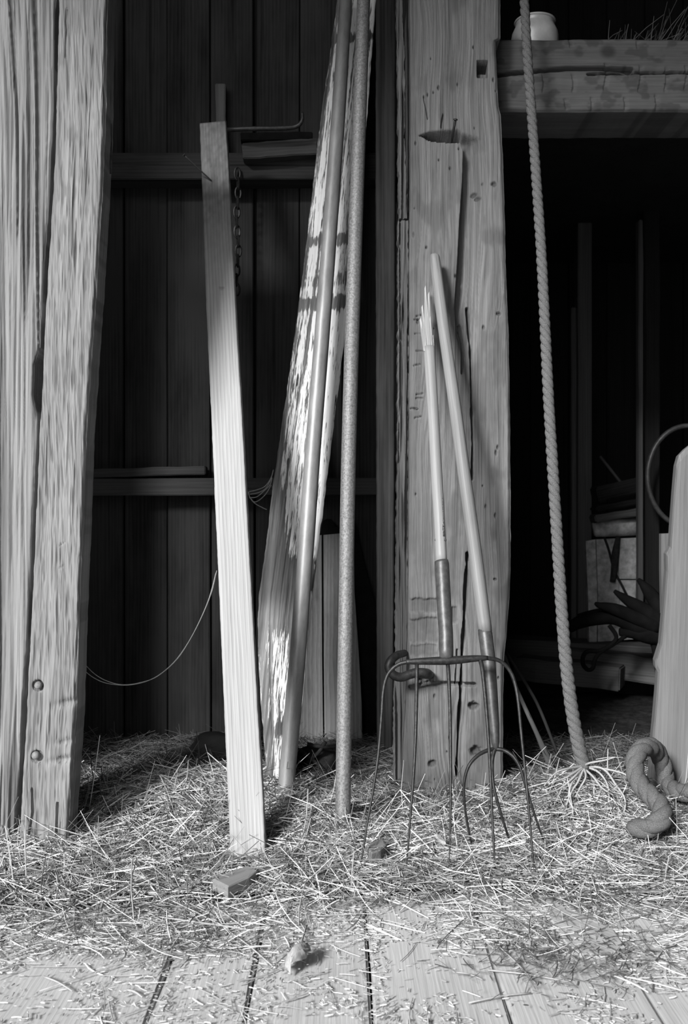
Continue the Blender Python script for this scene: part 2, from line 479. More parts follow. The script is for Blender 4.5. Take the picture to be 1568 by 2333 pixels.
# wall boards with their own edges
bw = .1515
x = PART_X - bw / 2 - .004
k = 0
bme = [chamfer_box(bw - .005, .022, 3.9, .003) for _ in range(1)][0]
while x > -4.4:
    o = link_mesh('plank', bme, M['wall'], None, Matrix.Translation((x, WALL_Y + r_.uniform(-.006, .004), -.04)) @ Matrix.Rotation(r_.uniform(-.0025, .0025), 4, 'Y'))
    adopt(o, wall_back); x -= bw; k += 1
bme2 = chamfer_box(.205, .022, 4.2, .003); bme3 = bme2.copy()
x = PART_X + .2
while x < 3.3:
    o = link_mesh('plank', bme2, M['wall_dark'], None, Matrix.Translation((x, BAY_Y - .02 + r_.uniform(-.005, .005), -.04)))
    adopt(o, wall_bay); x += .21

# added unseen boarding beside the weathered plank, keeps light off the back wall
wall_light_block = shell('wall_light_block', SIDE_X, -1.12, 2.50, 2.55, -.04, CEIL, M['wall_dark'])
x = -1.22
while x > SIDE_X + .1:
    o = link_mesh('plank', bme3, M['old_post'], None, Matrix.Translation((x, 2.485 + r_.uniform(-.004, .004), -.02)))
    adopt(o, wall_light_block); x -= .21
# loft over the bay: boards on the beam
loft = shell('ceiling_loft', PART_X + .07, 3.39, 3.16, BAY_Y - .04, 2.215, 2.245, M['wall_dark'])

def hbar(name, px0, px1, py0, py1, Y, depth, mat, label, cat, tilt=0.0, seed=0, group=None):
    """a bar lying along the wall, front face at distance Y"""
    a = at(px0, (py0 + py1) / 2, Y); b = at(px1, (py0 + py1) / 2 + tilt, Y)
    hh = (py1 - py0) / F * Y
    m = frame_from(a + Vector((0, depth / 2, 0)), b - a, Vector((0, 0, 1)))
    o = rough_box(name, hh, depth, (b - a).length, mat, None, m, .003, 8, .0015, seed)
    return tag(o, label, cat, group)

hbar('wall_girt', -500, 905, 348, 408, 3.36, .10, M['wall'], 'dark heavy upper girt nailed across the wall boards', 'girt', 0, 1)
hbar('wall_girt', -500, 892, 1092, 1131, 3.37, .09, M['girt'], 'dark narrow lower girt across the wall boards at waist height', 'girt', -4, 2)
hbar('lath', 207, 468, 1069, 1089, 3.38, .06, M['girt'], 'thin loose lath lying on the lower wall girt', 'lath', -8, 3)
hbar('cleat', 552, 724, 326, 362, 3.31, .05, M['girt'], 'short pale cleat nailed to the upper girt under the iron hook', 'cleat', -12, 4)
o = rough_box('wood_block', .034, .03, .34, M['bark'], None, frame_from(at(508, 420, 3.43), Vector((-.02, 0, 1))), .003, 5, .003, 6)
tag(o, 'small splintered upright batten on the wall behind the pine board top', 'batten')

# ------------------------------------------------------------------ the leaning timbers on one side of the opening
rowsA = [(-40, -160, 130), (20, -130, 126), (300, -130, 119), (450, -130, 112), (650, -130, 98), (790, -130, 90), (830, -130, 78), (900, -130, 76), (960, -130, 86), (1150, -130, 76),
         (1300, -130, 69), (1480, -130, 60), (1650, -130, 49), (1800, -130, 38), (1905, -130, 32), (1985, -130, 30)]
YA = Tilt(1985, 2.40, 20, 2.44)
R, C = 560, 150
PX, PY, YY = grid_from(rowsA, R, C, YA, 1.5, 3.0, 5)
u = (PX - 20) / 100
Xm = (PX - CX) / F * 2.42; Zm = (PY - CY) / F * 2.42
warp = fbm(Xm * 5, Zm * 1.1, 31, 2) * .05
gr = fbm((Xm + warp) * 170, Zm * 3.2, 11, 3)
cr = fbm((Xm + warp) * 85, Zm * 1.3, 14, 2)
D = (gr - .5) * .0055 - .010 * (1 - sstep(.26, .38, cr)) + edge_round(C, .006, .03)
st = np.maximum(.6 * (1 - sstep(.25, .38, cr)), .75 * (1 - sstep(.30, .46, gr)))
relief('weathered_plank', PX, PY, YY, D, .10, M['old_post'], attrs={'stain': st})
tag(bpy.context.scene.objects['weathered_plank'], 'deeply furrowed grey plank standing behind the open gap of the bolted timber', 'plank')

rowsB = [(-40, 131, 246), (20, 132, 243), (230, 126, 240), (300, 126, 238), (430, 119, 233), (600, 108, 222), (650, 105, 220), (850, 96, 205), (1000, 88, 195), (1200, 79, 188), (1400, 70, 180),
         (1650, 58, 172), (1800, 48, 161), (1890, 43, 155), (1985, 40, 150)]
PX, PY, YY = grid_from(rowsB, 640, 120, Tilt(1985, 2.37, 20, 2.41), 1.5, 3.0, 8)
Xm = (PX - CX) / F * 2.4; Zm = (PY - CY) / F * 2.4
warp = fbm(Xm * 6, Zm * 1.5, 51, 2) * .05
gr = fbm((Xm + warp) * 190, Zm * 9, 21, 3); gr2 = fbm((Xm + warp) * 60, Zm * 3, 23, 2)
D = (gr - .5) * .0060 + (gr2 - .5) * .004 + edge_round(120, .010, .08)
for (cx, cy) in ((142, 1237), (140, 1290)):
    D += groove(PX, PY, [(cx - 7, cy + 6), (cx + 6, cy - 1)], 2.4, .004)
D += groove(PX, PY, [(72, 1800), (74, 1850), (66, 1900)], 4, .012) + groove(PX, PY, [(131, 1830), (128, 1910)], 4, .012)
for (cx, cy, rx, ry, dp) in ((160, 1600, 30, 9, .009), (150, 1690, 24, 7, .005), (145, 1731, 34, 8, .008)):
    D += -dp * np.exp(-((PX - cx) / rx) ** 2 - ((PY - cy + (PX - cx) * .15) / ry) ** 2)
for (cx, cy, rr_) in ((86, 1562, 10), (84, 1724, 11)):
    q = np.hypot(PX - cx, PY - cy) / rr_; D += -.012 * (1 - sstep(1.0, 1.45, q))
D += groove(PX, PY, [(152, 20), (150, 130)], 3, .004)
st = .5 * sstep(.55, .75, fbm(PX / 60, PY / 260, 44, 3)) * sstep(900, 200, PY)
gr3 = fbm((Xm + warp) * 260, Zm * 22, 27, 2)
st = np.maximum(st, .38 * (1 - sstep(.28, .46, gr3)) + .22 * (1 - sstep(.3, .5, gr)))
D = D + (gr3 - .5) * .003
st = np.clip(st, 0, .9)
wear = relief('bolted_timber', PX, PY, YY, D, .085, M['old_post'], attrs={'stain': st})
bt = tag(wear, 'grey weathered timber with two round bolt heads near its foot', 'timber')
for (bx, by, rr) in ((86, 1562, 9.5), (80, 1722, 10)):
    Y = 2.372; c = at(bx, by, Y); r = rr / F * Y
    r *= .92; prof = [(r, -.014), (r, -.003), (r * .92, .0), (r * .7, .003), (r * .35, .0045), (0, .005)]
    o = lathe('bolt_head', prof, M['bolt'], None, (0, 0, 0), 20)
    o.matrix_basis = frame_from(c, Vector((0, -1, 0)), Vector((1, 0, 0))); adopt(o, bt)
o = rough_box('iron_strap', .008, .004, .125, M['iron'], None, frame_from(at(251, 396, 2.47), Vector((.0, 0, 1))), .001, 4, .0008, 3)
adopt(o, bt)

# ------------------------------------------------------------------ the middle post, carved
rowsP = [(-40, 934, 1141), (20, 935, 1141), (86, 936, 1141), (92, 936, 1131), (240, 937, 1137), (262, 937, 1143), (420, 936, 1150), (600, 934, 1154), (760, 935, 1160), (900, 934, 1163), (1000, 934, 1164),
         (1200, 933, 1165), (1300, 932, 1165), (1350, 931, 1163), (1440, 930, 1156), (1500, 929, 1150), (1600, 926, 1148), (1700, 920, 1148), (1760, 918, 1147), (1800, 917, 1145), (1850, 917, 1143)]
POST_Y = 2.85
PX, PY, YY = grid_from(rowsP, 900, 190, POST_Y, .9, 4.0, 12)
Xm = (PX - CX) / F * POST_Y; Zm = (PY - CY) / F * POST_Y
warp = fbm(Xm * 9, Zm * 2.2, 61, 2) * .07
gr = fbm((Xm + warp) * 150, Zm * 2.2, 62, 2)
rings = np.sin(((Xm + warp * 1.6) * 520)) * sstep(.42, .58, fbm(Xm * 10 + 3, Zm * .9, 66, 2)) * sstep(975, 995, PX) * (1 - sstep(1045, 1070, PX))
D = (gr - .5) * .0022 + rings * .0014 + (fbm(Xm * 30, Zm * 30, 67, 3) - .5) * .0022
D += -.012 * (1 - sstep(0, .05, (PX - PX[:, :1]) / 215)) ** 2 - .008 * (1 - sstep(0, .05, (PX[:, -1:] - PX) / 215)) ** 2
# the split: a proud slab whose outer edge runs down from the nail, a deep gap beside it that closes towards the arris
ex = np.interp(PY[:, 0], [305, 318, 345, 420, 500, 600, 700, 760, 800], [1030, 1046, 1056, 1054, 1048, 1043, 1036, 1040, 1050])[:, None]
inr = sstep(300, 325, PY) * (1 - sstep(690, 830, PY))
side = sstep(-2, 2, PX - ex)
D += -inr * side * .034 * (1 - sstep(8, 62, PX - ex))
D += inr * (1 - side) * .006 * sstep(-70, -5, PX - ex)
# the chopped hollow at the slab's upper end
hb = np.interp(PX[0], [955, 975, 1000, 1040, 1052], [309, 321, 325, 328, 320])[None, :]
ht = np.interp(PX[0], [955, 975, 1010, 1040, 1052], [307, 298, 294, 292, 300])[None, :]
w_ = sstep(953, 966, PX) * (1 - sstep(1042, 1054, PX))
D += -.06 * w_ * sstep(0, .7, (PY - ht) / (hb - ht + 1)) * (PY < hb)
# the little mortise
mor = sstep(1086, 1089, PX) * (1 - sstep(1110, 1113, PX)) * sstep(137, 140, PY) * (1 - sstep(172, 178, PY))
D += -mor * (.07 - .045 * sstep(150, 162, PY))
# checks, kerf, knots
D += groove(PX, PY, [(1066, 700), (1072, 800), (1074, 900), (1077, 1020), (1076, 1092)], 3.0, .03, 3)
D += groove(PX, PY, [(1066, 1262), (1062, 1330), (1058, 1420), (1053, 1500), (1050, 1580), (1044, 1680), (1040, 1770)], 4.2, .045, 4)
D += groove(PX, PY, [(1042, 1480), (1038, 1560)], 2.4, .015, 5) + groove(PX, PY, [(1048, 740), (1056, 800), (1053, 850)], 4, .012, 9)
D += groove(PX, PY, [(936, 1566), (1000, 1556), (1082, 1560)], 5, .02, 6)
D += groove(PX, PY, [(1010, 260), (1006, 290)], 3, .01, 8) + groove(PX, PY, [(966, 220), (975, 270)], 2.5, .008, 8)
kx = [(1080, 1608, 15, .02), (1085, 1712, 18, .02), (966, 1548, 22, .03), (1082, 440, 9, .008), (1136, 715, 7, .008), (1128, 1320, 5, .008), (1126, 420, 9, .007), (1090, 450, 9, .007), (985, 1740, 13, .012)]
st = np.zeros_like(PX)
for (cx, cy, rr, dp) in kx:
    q = np.hypot((PX - cx) / rr, (PY - cy) / (rr * .8)) + (fbm(PX / 6, PY / 6, 70, 2) - .5) * .5
    D += -dp * (1 - sstep(.3, 1.0, q)); st = np.maximum(st, .8 * (1 - sstep(.5, 1.1, q)))
for _ in range(42):
    cx, cy = random.uniform(938, 1150), random.uniform(30, 1780); rr = random.uniform(1.6, 3.4)
    q = np.hypot((PX - cx) / rr, (PY - cy) / (rr * random.uniform(1.2, 2.6))); D += -.006 * (1 - sstep(.4, 1.2, q)); st = np.maximum(st, .7 * (1 - sstep(.4, 1.3, q)))
for _ in range(10):
    cy = random.uniform(720, 960); cx = random.uniform(940, 956)
    D += groove(PX, PY, [(cx - 5, cy), (cx + 9, cy + random.uniform(-3, 3))], 2.6, .006)
# adze-chopped patches, darker for grime
for (x0, x1, y0, y1) in ((934, 1004, 1366, 1402), (934, 1004, 1412, 1470), (936, 1000, 1470, 1500), (1030, 1046, 1385, 1425)):
    e = fbm(PX / 14, PY / 14, 80, 2) * 9
    q = sstep(x0 - 2, x0 + 2, PX) * (1 - sstep(x1 - 3, x1 + 3, PX + e)) * sstep(y0 - 1, y0 + 5, PY + e) * (1 - sstep(y1 - 4, y1 + 4, PY + e))
    D += -q * .007; st = np.maximum(st, q * (.42 + .3 * fbm(PX / 9, PY / 9, 82, 3)))
st = np.maximum(st, .5 * sstep(.52, .74, fbm(PX / 45, PY / 90, 90, 4)))
gf = fbm((Xm + warp) * 330, Zm * 7, 95, 3)
st = np.maximum(st, .42 * (1 - sstep(.32, .52, gf))); D += (gf - .5) * .0022
st = np.maximum(st, .30 * (1 - sstep(.30, .55, gr)))
st = np.maximum(st, .45 * sstep(.4, .95, rings))
st = np.maximum(st, .38 * (1 - sstep(936, 975, PX)) * (.5 + fbm(PX / 20, PY / 40, 97, 3)))
st = np.maximum(st, .6 * sstep(1700, 1790, PY) * sstep(.35, .6, fbm(PX / 20, PY / 60, 93, 3)))
post = relief('barn_post', PX, PY, YY, D, .26, M['mid_post'], attrs={'stain': st})
tag(post, 'broad brushed timber post with a long split slab that carries the two forks', 'post')
# big nail driven in over the split
nl = [at(1029, 326, 2.85), at(1033, 300, 2.815), at(1038, 272, 2.80)]
o = tube_obj('nail', nl, [.0033, .0036, .0036], M['iron'], None, 10, m=4)
tag(o, 'large bent nail driven into the post above its split slab', 'nail')
h_ = lathe('nail_head', [(.0065, -.002), (.0065, .001), (.004, .0022), (0, .0025)], M['iron'], None, n=14)
h_.matrix_basis = frame_from(nl[-1], nl[-1] - nl[-2]); adopt(h_, o)

# ragged board edge beside the post: upper bark strip and lower split board
def strip(name, rows, Y, mat, label, cat, seed, thick=.05, R=360, C=24, amp=.012, grp=None, jit=3):
    PX, PY, YY = grid_from(rows, R, C, Y, jit, 7.0, seed)
    Xm = (PX - CX) / F * 2.9; Zm = (PY - CY) / F * 2.9
    D = (fbm(Xm * 160, Zm * 5, seed, 3) - .5) * amp * 1.2 - amp * (1 - sstep(.3, .42, fbm(Xm * 110, Zm * 2.2, seed + 4, 2))) + edge_round(C, .006, .12)
    o = relief(name, PX, PY, YY, D, thick, mat, attrs={'stain': np.zeros_like(PX)})
    return tag(o, label, cat, grp)
strip('bark_strip', [(-40, 904, 917), (20, 904, 919), (200, 907, 925), (330, 908, 922), (440, 909, 929), (498, 909, 932)], 2.90, M['bark'],
      'ragged bark-edged strip standing above the short step beside the post', 'bark strip', 41)
strip('split_board', [(502, 908, 932), (700, 908, 931), (1000, 906, 932), (1300, 903, 931), (1500, 902, 929), (1650, 898, 924), (1780, 897, 917), (1830, 897, 917)], 2.90, M['bark'],
      'narrow cracked board standing along the full lower edge of the post', 'board', 43, .06, 500, 30)
strip('corner_board', [(-40, 858, 901), (400, 857, 902), (1000, 858, 900), (1830, 860, 897)], 3.20, M['wall'],
      'plain dark corner board between the wall and the post', 'board', 47, .05, 120, 14, .003, None, 1)
# ------------------------------------------------------------------ the loft beam and what lies on it
R, C = 420, 90
px = np.linspace(1132, 1900, R); v = np.linspace(0, 1, C)
top = 88 + 1.2 * np.sin(px / 60) + 3 * (fbm(px / 30, px * 0, 5, 3) - .5)
bot = 254 + 3 * (fbm(px / 34, px * 0 + 4, 6, 3) - .5)
PX = np.repeat(px[:, None], C, 1); PY = top[:, None] * (1 - v) + bot[:, None] * v; YY = np.full_like(PX, 2.95)
Xm = (PX - CX) / F * 2.95; Zm = (PY - CY) / F * 2.95
D = (fbm(Xm * 3, Zm * 70, 101, 3) - .5) * .004 + (fbm(Xm * 14, Zm * 14, 102, 3) - .5) * .008 + edge_round(C, .008, .05)
D += groove(PX, PY, [(1130, 170), (1200, 164), (1290, 157), (1376, 156), (1440, 158)], 5.5, .03, 2) + groove(PX, PY, [(1340, 170), (1380, 167), (1460, 165), (1545, 165), (1800, 170)], 4, .025, 3)
for (x, y0, y1) in ((1234, 170, 210), (1302, 170, 210), (1377, 145, 205), (1428, 155, 175), (1456, 150, 208), (1515, 155, 208), (1285, 225, 248), (1345, 222, 250), (1420, 222, 250), (1492, 215, 250), (1448, 85, 110), (1295, 86, 108), (1560, 150, 205), (1620, 160, 215)):
    q = (1 - sstep(1, 13, PX - x - 3 * np.sin((PY - y0) / 14))) * (PX > x + 3 * np.sin((PY - y0) / 14)) * sstep(y0 - 4, y0 + 4, PY) * (1 - sstep(y1 - 4, y1 + 4, PY)); D += -.0045 * q
st = .8 * (1 - sstep(.4, 1.2, np.hypot((PX - 1385) / 20, (PY - 118) / 18)))
st = np.maximum(st, .5 * sstep(.55, .7, fbm(PX / 30, PY / 20, 105, 3)))
M['beam_face'] = wood('hewn_beam_face', .07, .15, .8, .5, .2, .2, .9, blotch=.8, stain=True)
beam = relief('loft_beam', PX, PY, YY, D, .21, M['beam_face'], attrs={'stain': st})
tag(beam, 'hewn loft beam with axe nicks and a long crack, let into the post', 'beam')

Y = 3.08; c = at(1219, 90, Y); r = 53 / F * Y
c.z = 2.252 + .002
prof = [(r * .96, 0), (r, .006), (r, .062), (r * .97, .075), (r * .86, .092), (r * .80, .10), (r * .83, .104), (r * .83, .112), (r * .75, .112), (r * .72, .10), (r * .8, .07), (r * .9, .01), (0, .008)]
pot = tag(lathe('tin_pot', prof, M['tin'], None, c, 48), 'pale round-shouldered tin pot standing on the loft beam', 'pot')
hnd = tube_obj('rim_wire', [Vector((c.x + (r * .84) * math.cos(a), c.y + (r * .84) * math.sin(a), c.z + .110)) for a in np.linspace(0, 2 * math.pi, 33)], .0035, M['tin'], pot, 8)

# ------------------------------------------------------------------ boards and poles
Yb = Tilt(1962, 2.34, 280, 3.12)
rows = [(278, 455, 514), (400, 459.5, 521.5), (700, 470, 536), (1000, 483.5, 554), (1300, 497, 570), (1600, 510, 586), (1800, 518.5, 598), (1960, 525.5, 605)]
PX, PY, YY = grid_from(rows, 420, 60, Yb, .7, 6, 14)
PY = PY + np.linspace(3, -3, 60)[None, :] * sstep(600, 280, PY) + np.linspace(2, -6, 60)[None, :] * sstep(1800, 1960, PY)
YY = Yb(PY)
Xm = (PX - CX) / F * YY; Zm = (PY - CY) / F * 2.6
D = (fbm(Xm * 240 + fbm(Xm * 8, Zm * 1.5, 3, 2) * 3, Zm * 2.0, 111, 2) - .5) * .0011 + edge_round(60, .003, .06)
q = np.hypot((PX - 490) / 26, (PY - 405) / 22); D += -.004 * (1 - sstep(.1, .5, q))
st = .55 * (1 - sstep(.3, 1.4, q)) * (.6 + .6 * fbm(PX / 8, PY / 8, 116, 2))
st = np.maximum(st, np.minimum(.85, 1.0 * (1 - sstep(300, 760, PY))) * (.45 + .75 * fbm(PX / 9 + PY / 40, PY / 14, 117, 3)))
st = np.maximum(st, .6 * (1 - sstep(.4, 1.1, np.hypot((PX - 505) / 9, (PY - 656) / 5))))
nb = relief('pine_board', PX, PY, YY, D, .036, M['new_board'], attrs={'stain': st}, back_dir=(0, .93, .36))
tag(nb, 'clean pale pine board leaning upright, a long nail sticking out near its top', 'board')
nl = [at(482, 412, Yb(412) - .002), at(450, 382, Yb(382) - .045), at(419, 353, Yb(353) - .085)]
o = tube_obj('nail', nl, [.0022, .0022, .0022], M['thin_wire'], nb, 8, m=3)
o = tube_obj('nail_head', [nl[-1], nl[-1] + (nl[-1] - nl[-2]).normalized() * .0015], .005, M['thin_wire'], nb, 10, smooth=False)

Yp = Tilt(1790, 2.84, 20, 3.34)
rows = [(-60, 774, 862), (20, 766, 855), (250, 733, 838), (540, 700, 812), (700, 680, 795), (830, 662, 778), (1000, 638, 757), (1110, 621, 743), (1250, 605, 725), (1350, 591, 713), (1420, 587, 704),
        (1500, 589, 698), (1600, 594, 690), (1700, 602, 678), (1800, 611, 664), (1840, 614, 660)]
PX, PY, YY = grid_from(rows, 620, 70, Yp, 1.6, 5, 17)
Xm = (PX - CX) / F * YY; Zm = (PY - CY) / F * 3.0
ax = np.interp(PY, [r[0] for r in rows], [(r[1] + r[2]) / 2 for r in rows]); wd = np.interp(PY, [r[0] for r in rows], [(r[2] - r[1]) / 2 for r in rows])
uu = (PX - ax) / wd
gr = fbm((uu * .066) * 190, Zm * 2.2, 121, 2); gr2 = fbm(uu * 6, Zm * .8, 122, 2)
D = (gr - .5) * .0026 - .004 * (1 - sstep(.25, .36, gr2)) + edge_round(70, .004, .06)
wearv = .07 + .40 * fbm(uu * 3 + 7, Zm * 2.4, 125, 3) ** 1.3
wearv += .30 * (1 - sstep(.28, .40, gr2))
wearv += .32 * sstep(-.35, -1.0, uu) * sstep(500, 1000, PY)
bd_ = np.interp(uu, [-1, -.6, -.1, .35, .6, 1], [1040, 1150, 1270, 1370, 1900, 1900]) + 60 * (fbm(uu * 9, Zm * 3, 131, 3) - .5)
worn = sstep(-60, 40, PY - bd_)
wearv += .80 * worn * (1 - 1.0 * sstep(1360, 1470, PY) * np.clip(.45 + fbm(uu * 5, Zm * 2, 133, 3) * .75, 0, .92))
stn = np.zeros_like(PX)
for (y0, hgt, amt) in ((86, 10, .45), (545, 13, .42), (690, 15, .50), (640, 14, .16), (1325, 22, .8), (1300, 30, .4), (1660, 14, .3)):
    b = np.exp(-((PY + uu * 4 + 16 * (fbm(PX / 7, PY / 20, 128, 3) - .5) - y0) / hgt) ** 4); wearv += amt * b; stn = np.maximum(stn, b * .25)
stn = np.maximum(stn, .85 * sstep(1150, 1300, PY) * sstep(1420, 1340, PY) * sstep(.7, -.3, uu)) 
pb = relief('painted_board', PX, PY, YY, D, .026, M['painted'], attrs={'wear': np.clip(wearv, 0, 1.2), 'stain': stn}, back_dir=(0, .97, .2))
tag(pb, 'long board with peeling white paint and bare bands leaning behind the pipes', 'board')

Y1 = Tilt(1800, 2.74, 20, 3.22); Y2 = Tilt(1905, 2.50, 20, 2.96)
def pipe(name, pts, Yf, mat, label, dz=0):
    P = [at(x, y, float(Yf(y))) for (x, y, w) in pts]; rad = [w / 2 / F * float(Yf(y)) for (x, y, w) in pts]
    o = tube_obj(name, P, rad, mat, None, 28, m=10); return tag(o, label, 'pipe')
pipe('steel_pipe', [(652, 1815, 38), (655, 1760, 38), (676, 1520, 38), (697, 1250, 37), (715, 1000, 36), (735, 750, 35), (755, 480, 34), (772, 250, 32), (787, 20, 29), (790, -40, 29)], Y1, M['pipe'],
     'smooth bent-looking steel pipe leaning across the painted board')
pipe('steel_pipe', [(781, 1912, 35), (782, 1800, 35), (788, 1400, 34), (793, 1100, 33.5), (801, 800, 33), (811, 500, 32), (820, 250, 31), (828, 20, 30), (830, -40, 30)], Y2, M['pipe_rusty'],
     'pitted steel pipe standing almost upright in front of the painted board')

# the low panel of two boards and the black sheet behind the pipes
pan = empty('board_panel', at(755, 1720, 3.36)); tag(pan, 'low brown two-board panel leaning on the wall behind the steel pipes', 'panel')
Yq = Tilt(1740, 3.28, 1216, 3.42)
def flat_board(name, outline, Yf, thick, mat, parent=None, label=None, cat=None):
    P = [at(x, y, float(Yf(y)) if callable(Yf) else Yf) for (x, y) in outline]; n = len(P)
    B = [p + Vector((0, thick, 0)) for p in P]
    Fc = [tuple(range(n)), tuple(range(2 * n - 1, n - 1, -1))] + [(i, (i + 1) % n, n + (i + 1) % n, n + i) for i in range(n)]
    zz = [p.z for p in P]; base = Vector((sum(p.x for p in P) / n, P[0].y, min(zz)))
    o = mesh_py(name, P + B, Fc, mat, parent, Matrix.Translation(base))
    if label: tag(o, label, cat)
    return o
flat_board('plank', [(690, 1222), (733, 1219), (734, 1500), (737, 1745), (672, 1745), (676, 1600)], Yq, .018, M['panel_wood'], pan)
flat_board('plank', [(737, 1219), (790, 1214), (806, 1213), (808, 1350), (817, 1480), (824, 1600), (826, 1745), (740, 1745), (738, 1500)], Yq, .018, M['panel_wood'], pan)
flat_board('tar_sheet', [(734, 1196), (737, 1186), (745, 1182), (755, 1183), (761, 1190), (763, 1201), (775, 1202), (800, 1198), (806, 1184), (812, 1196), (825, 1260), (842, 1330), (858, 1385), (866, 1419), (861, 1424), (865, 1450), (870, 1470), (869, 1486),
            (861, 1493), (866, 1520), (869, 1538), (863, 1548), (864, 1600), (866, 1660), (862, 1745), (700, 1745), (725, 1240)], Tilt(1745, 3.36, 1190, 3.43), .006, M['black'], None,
           'torn black tar sheet with a ragged edge hanging behind the board panel', 'sheet')

# ------------------------------------------------------------------ forks
def fork_plane(lo, hi): return Tilt(lo[0], lo[1], hi[0], hi[1])
def seg(pts, Yf, off=0.0): return [at(x, y, float(Yf(y)) + off) for (x, y) in pts]
Yf1 = Tilt(1995, 2.27, 800, 2.74)
fk = empty('pitch_fork', at(1020, 1990, 2.27)); tag(fk, 'five-tined pitchfork with a snapped splintered handle leaning on the post', 'pitchfork')
hp = [(978, 792), (982, 860), (988, 960), (995, 1080), (1001, 1180), (1006, 1284)]
fh = tube_obj('handle', seg(hp, Yf1), [13 / F * float(Yf1(y)) for (_, y) in hp], M['handle'], fk, 22, m=5)
sp = [(1006, 1278), (1007, 1284), (1011, 1360), (1016, 1440), (1017, 1480), (1017, 1498), (1017, 1504)]
tube_obj('socket', seg(sp, Yf1), [w / F * float(Yf1(y)) for (_, y), w in zip(sp, (15.5, 16.3, 16.6, 16.3, 16.4, 15.5, 9))], M['socket'], fk, 24)
# splintered end: slivers of unequal length
for (x0, x1, xt, yb, yt, dy) in ((966, 973, 961, 800, 694, 0.0), (970, 979, 968, 812, 650, .004), (976, 984, 976, 815, 664, .002), (981, 987, 979, 812, 720, -.002), (983, 990, 985, 800, 762, .004), (965, 969, 957, 798, 722, .005)):
    Yb_, Yt_ = float(Yf1(yb)) - .010 + dy, float(Yf1(yt)) - .006 + dy
    a, b, t1, t2 = at(x0, yb, Yb_), at(x1, yb, Yb_), at(xt + 2.2, yt, Yt_), at(xt - .5, yt + 6, Yt_)
    m1, m2 = at(x0 * .55 + xt * .45 - 2, (yb + yt) / 2, (Yb_ + Yt_) / 2), at(x1 * .6 + xt * .4 + 1, (yb + yt) / 2 + 8, (Yb_ + Yt_) / 2)
    P = [a, b, m2, t1, t2, m1]; n = 6; bk = [p + Vector((0, .006, 0)) for p in P]
    mesh_py('splinter', P + bk, [(0, 1, 2, 5), (2, 3, 4, 5), (6, 11, 8, 7), (8, 11, 10, 9)] + [(i, (i + 1) % n, n + (i + 1) % n, n + i) for i in range(n)], M['splinter'], fh, frame_from(a, t1 - a))
# stamp on the handle: a curved patch hugging the round
def hug(name, pts, Yf, rad_px, a0, a1, mat, parent, lift=.0006):
    P = seg(pts, Yf); V, Fc = [], []; k = 9
    for i, p in enumerate(P):
        r = rad_px / F * p.y + lift
        for j in range(k):
            a = math.radians(a0 + (a1 - a0) * j / (k - 1)); V.append(p + Vector((math.sin(a) * r, -math.cos(a) * r, 0)))
        for j in range(k):
            a = math.radians(a0 + (a1 - a0) * j / (k - 1)); r2 = r - .002; V.append(p + Vector((math.sin(a) * r2, -math.cos(a) * r2, 0)))
    w = 2 * k
    for i in range(len(P) - 1):
        for j in range(k - 1): Fc.append((i * w + j, i * w + j + 1, (i + 1) * w + j + 1, (i + 1) * w + j))
        Fc.append((i * w, (i + 1) * w, (i + 1) * w + k, i * w + k)); Fc.append((i * w + k - 1, i * w + 2 * k - 1, (i + 1) * w + 2 * k - 1, (i + 1) * w + k - 1))
    for e in (0, len(P) - 1):
        for j in range(k - 1): Fc.append((e * w + j, e * w + j + 1, e * w + k + j + 1, e * w + k + j))
    return mesh_py(name, V, Fc, mat, parent, frame_from(P[-1], P[0] - P[-1]), True)
o = hug('stamp', [(998.2, 1132), (1000, 1165), (1002, 1195), (1003.4, 1222)], Yf1, 13, 0, 44, M['stamp'], fh); tag(o, 'worn inked maker stamp, unreadable')
hug('band', [(1003.6, 1228), (1003.9, 1232)], Yf1, 13, -80, 80, M['stamp'], fh)
# head: thick bar that bends down into the outer tines
kx_ = lambda w, y: w / F * float(Yf1(y))
bar = [(925, 1508), (950, 1507), (985, 1506), (1017, 1505), (1050, 1503), (1085, 1500), (1112, 1499)]
tube_obj('head_bar', seg(bar, Yf1), [kx_(w, 1505) for w in (5.2, 7.5, 9, 10, 9, 7.5, 5.2)], M['iron'], fk, 14, m=4)
def tine(pts, w0, parent, Yf, bow=0.0):
    n = len(pts); rad = list(np.linspace(w0, 2.1, n)); P = []
    for i, (x, y) in enumerate(pts):
        t = i / (n - 1); P.append(at(x, y, float(Yf(y)) + bow * math.sin(math.pi * t)))
    rad = [r_0 / F * p.y for r_0, p in zip(rad, P)]; rad[-1] *= .35
    return tube_obj('tine', P, rad, M['iron'], parent, 10, m=5)
tine([(932, 1508), (912, 1512), (893, 1525), (880, 1546), (873, 1580), (869, 1640), (862, 1720), (852, 1790), (838, 1870), (827, 1940), (818, 1990)], 5.0, fk, Yf1, .02)
tine([(950, 1508), (950, 1530), (949, 1600), (947, 1680), (943, 1760), (936, 1850), (929, 1940), (924, 1996)], 5.0, fk, Yf1, .02)
tine([(1019, 1506), (1022, 1530), (1025, 1600), (1027, 1700), (1027, 1800), (1026, 1890), (1023, 1984)], 5.0, fk, Yf1, .02)
tine([(1094, 1500), (1100, 1530), (1107, 1600), (1113, 1680), (1118, 1770), (1122, 1870), (1126, 1940), (1128, 1998)], 5.4, fk, Yf1, .02)
tine([(1108, 1499), (1135, 1504), (1155, 1519), (1170, 1545), (1180, 1590), (1187, 1660), (1195, 1740), (1203, 1820), (1210, 1900), (1215, 1960), (1219, 2008)], 5.0, fk, Yf1, .02)

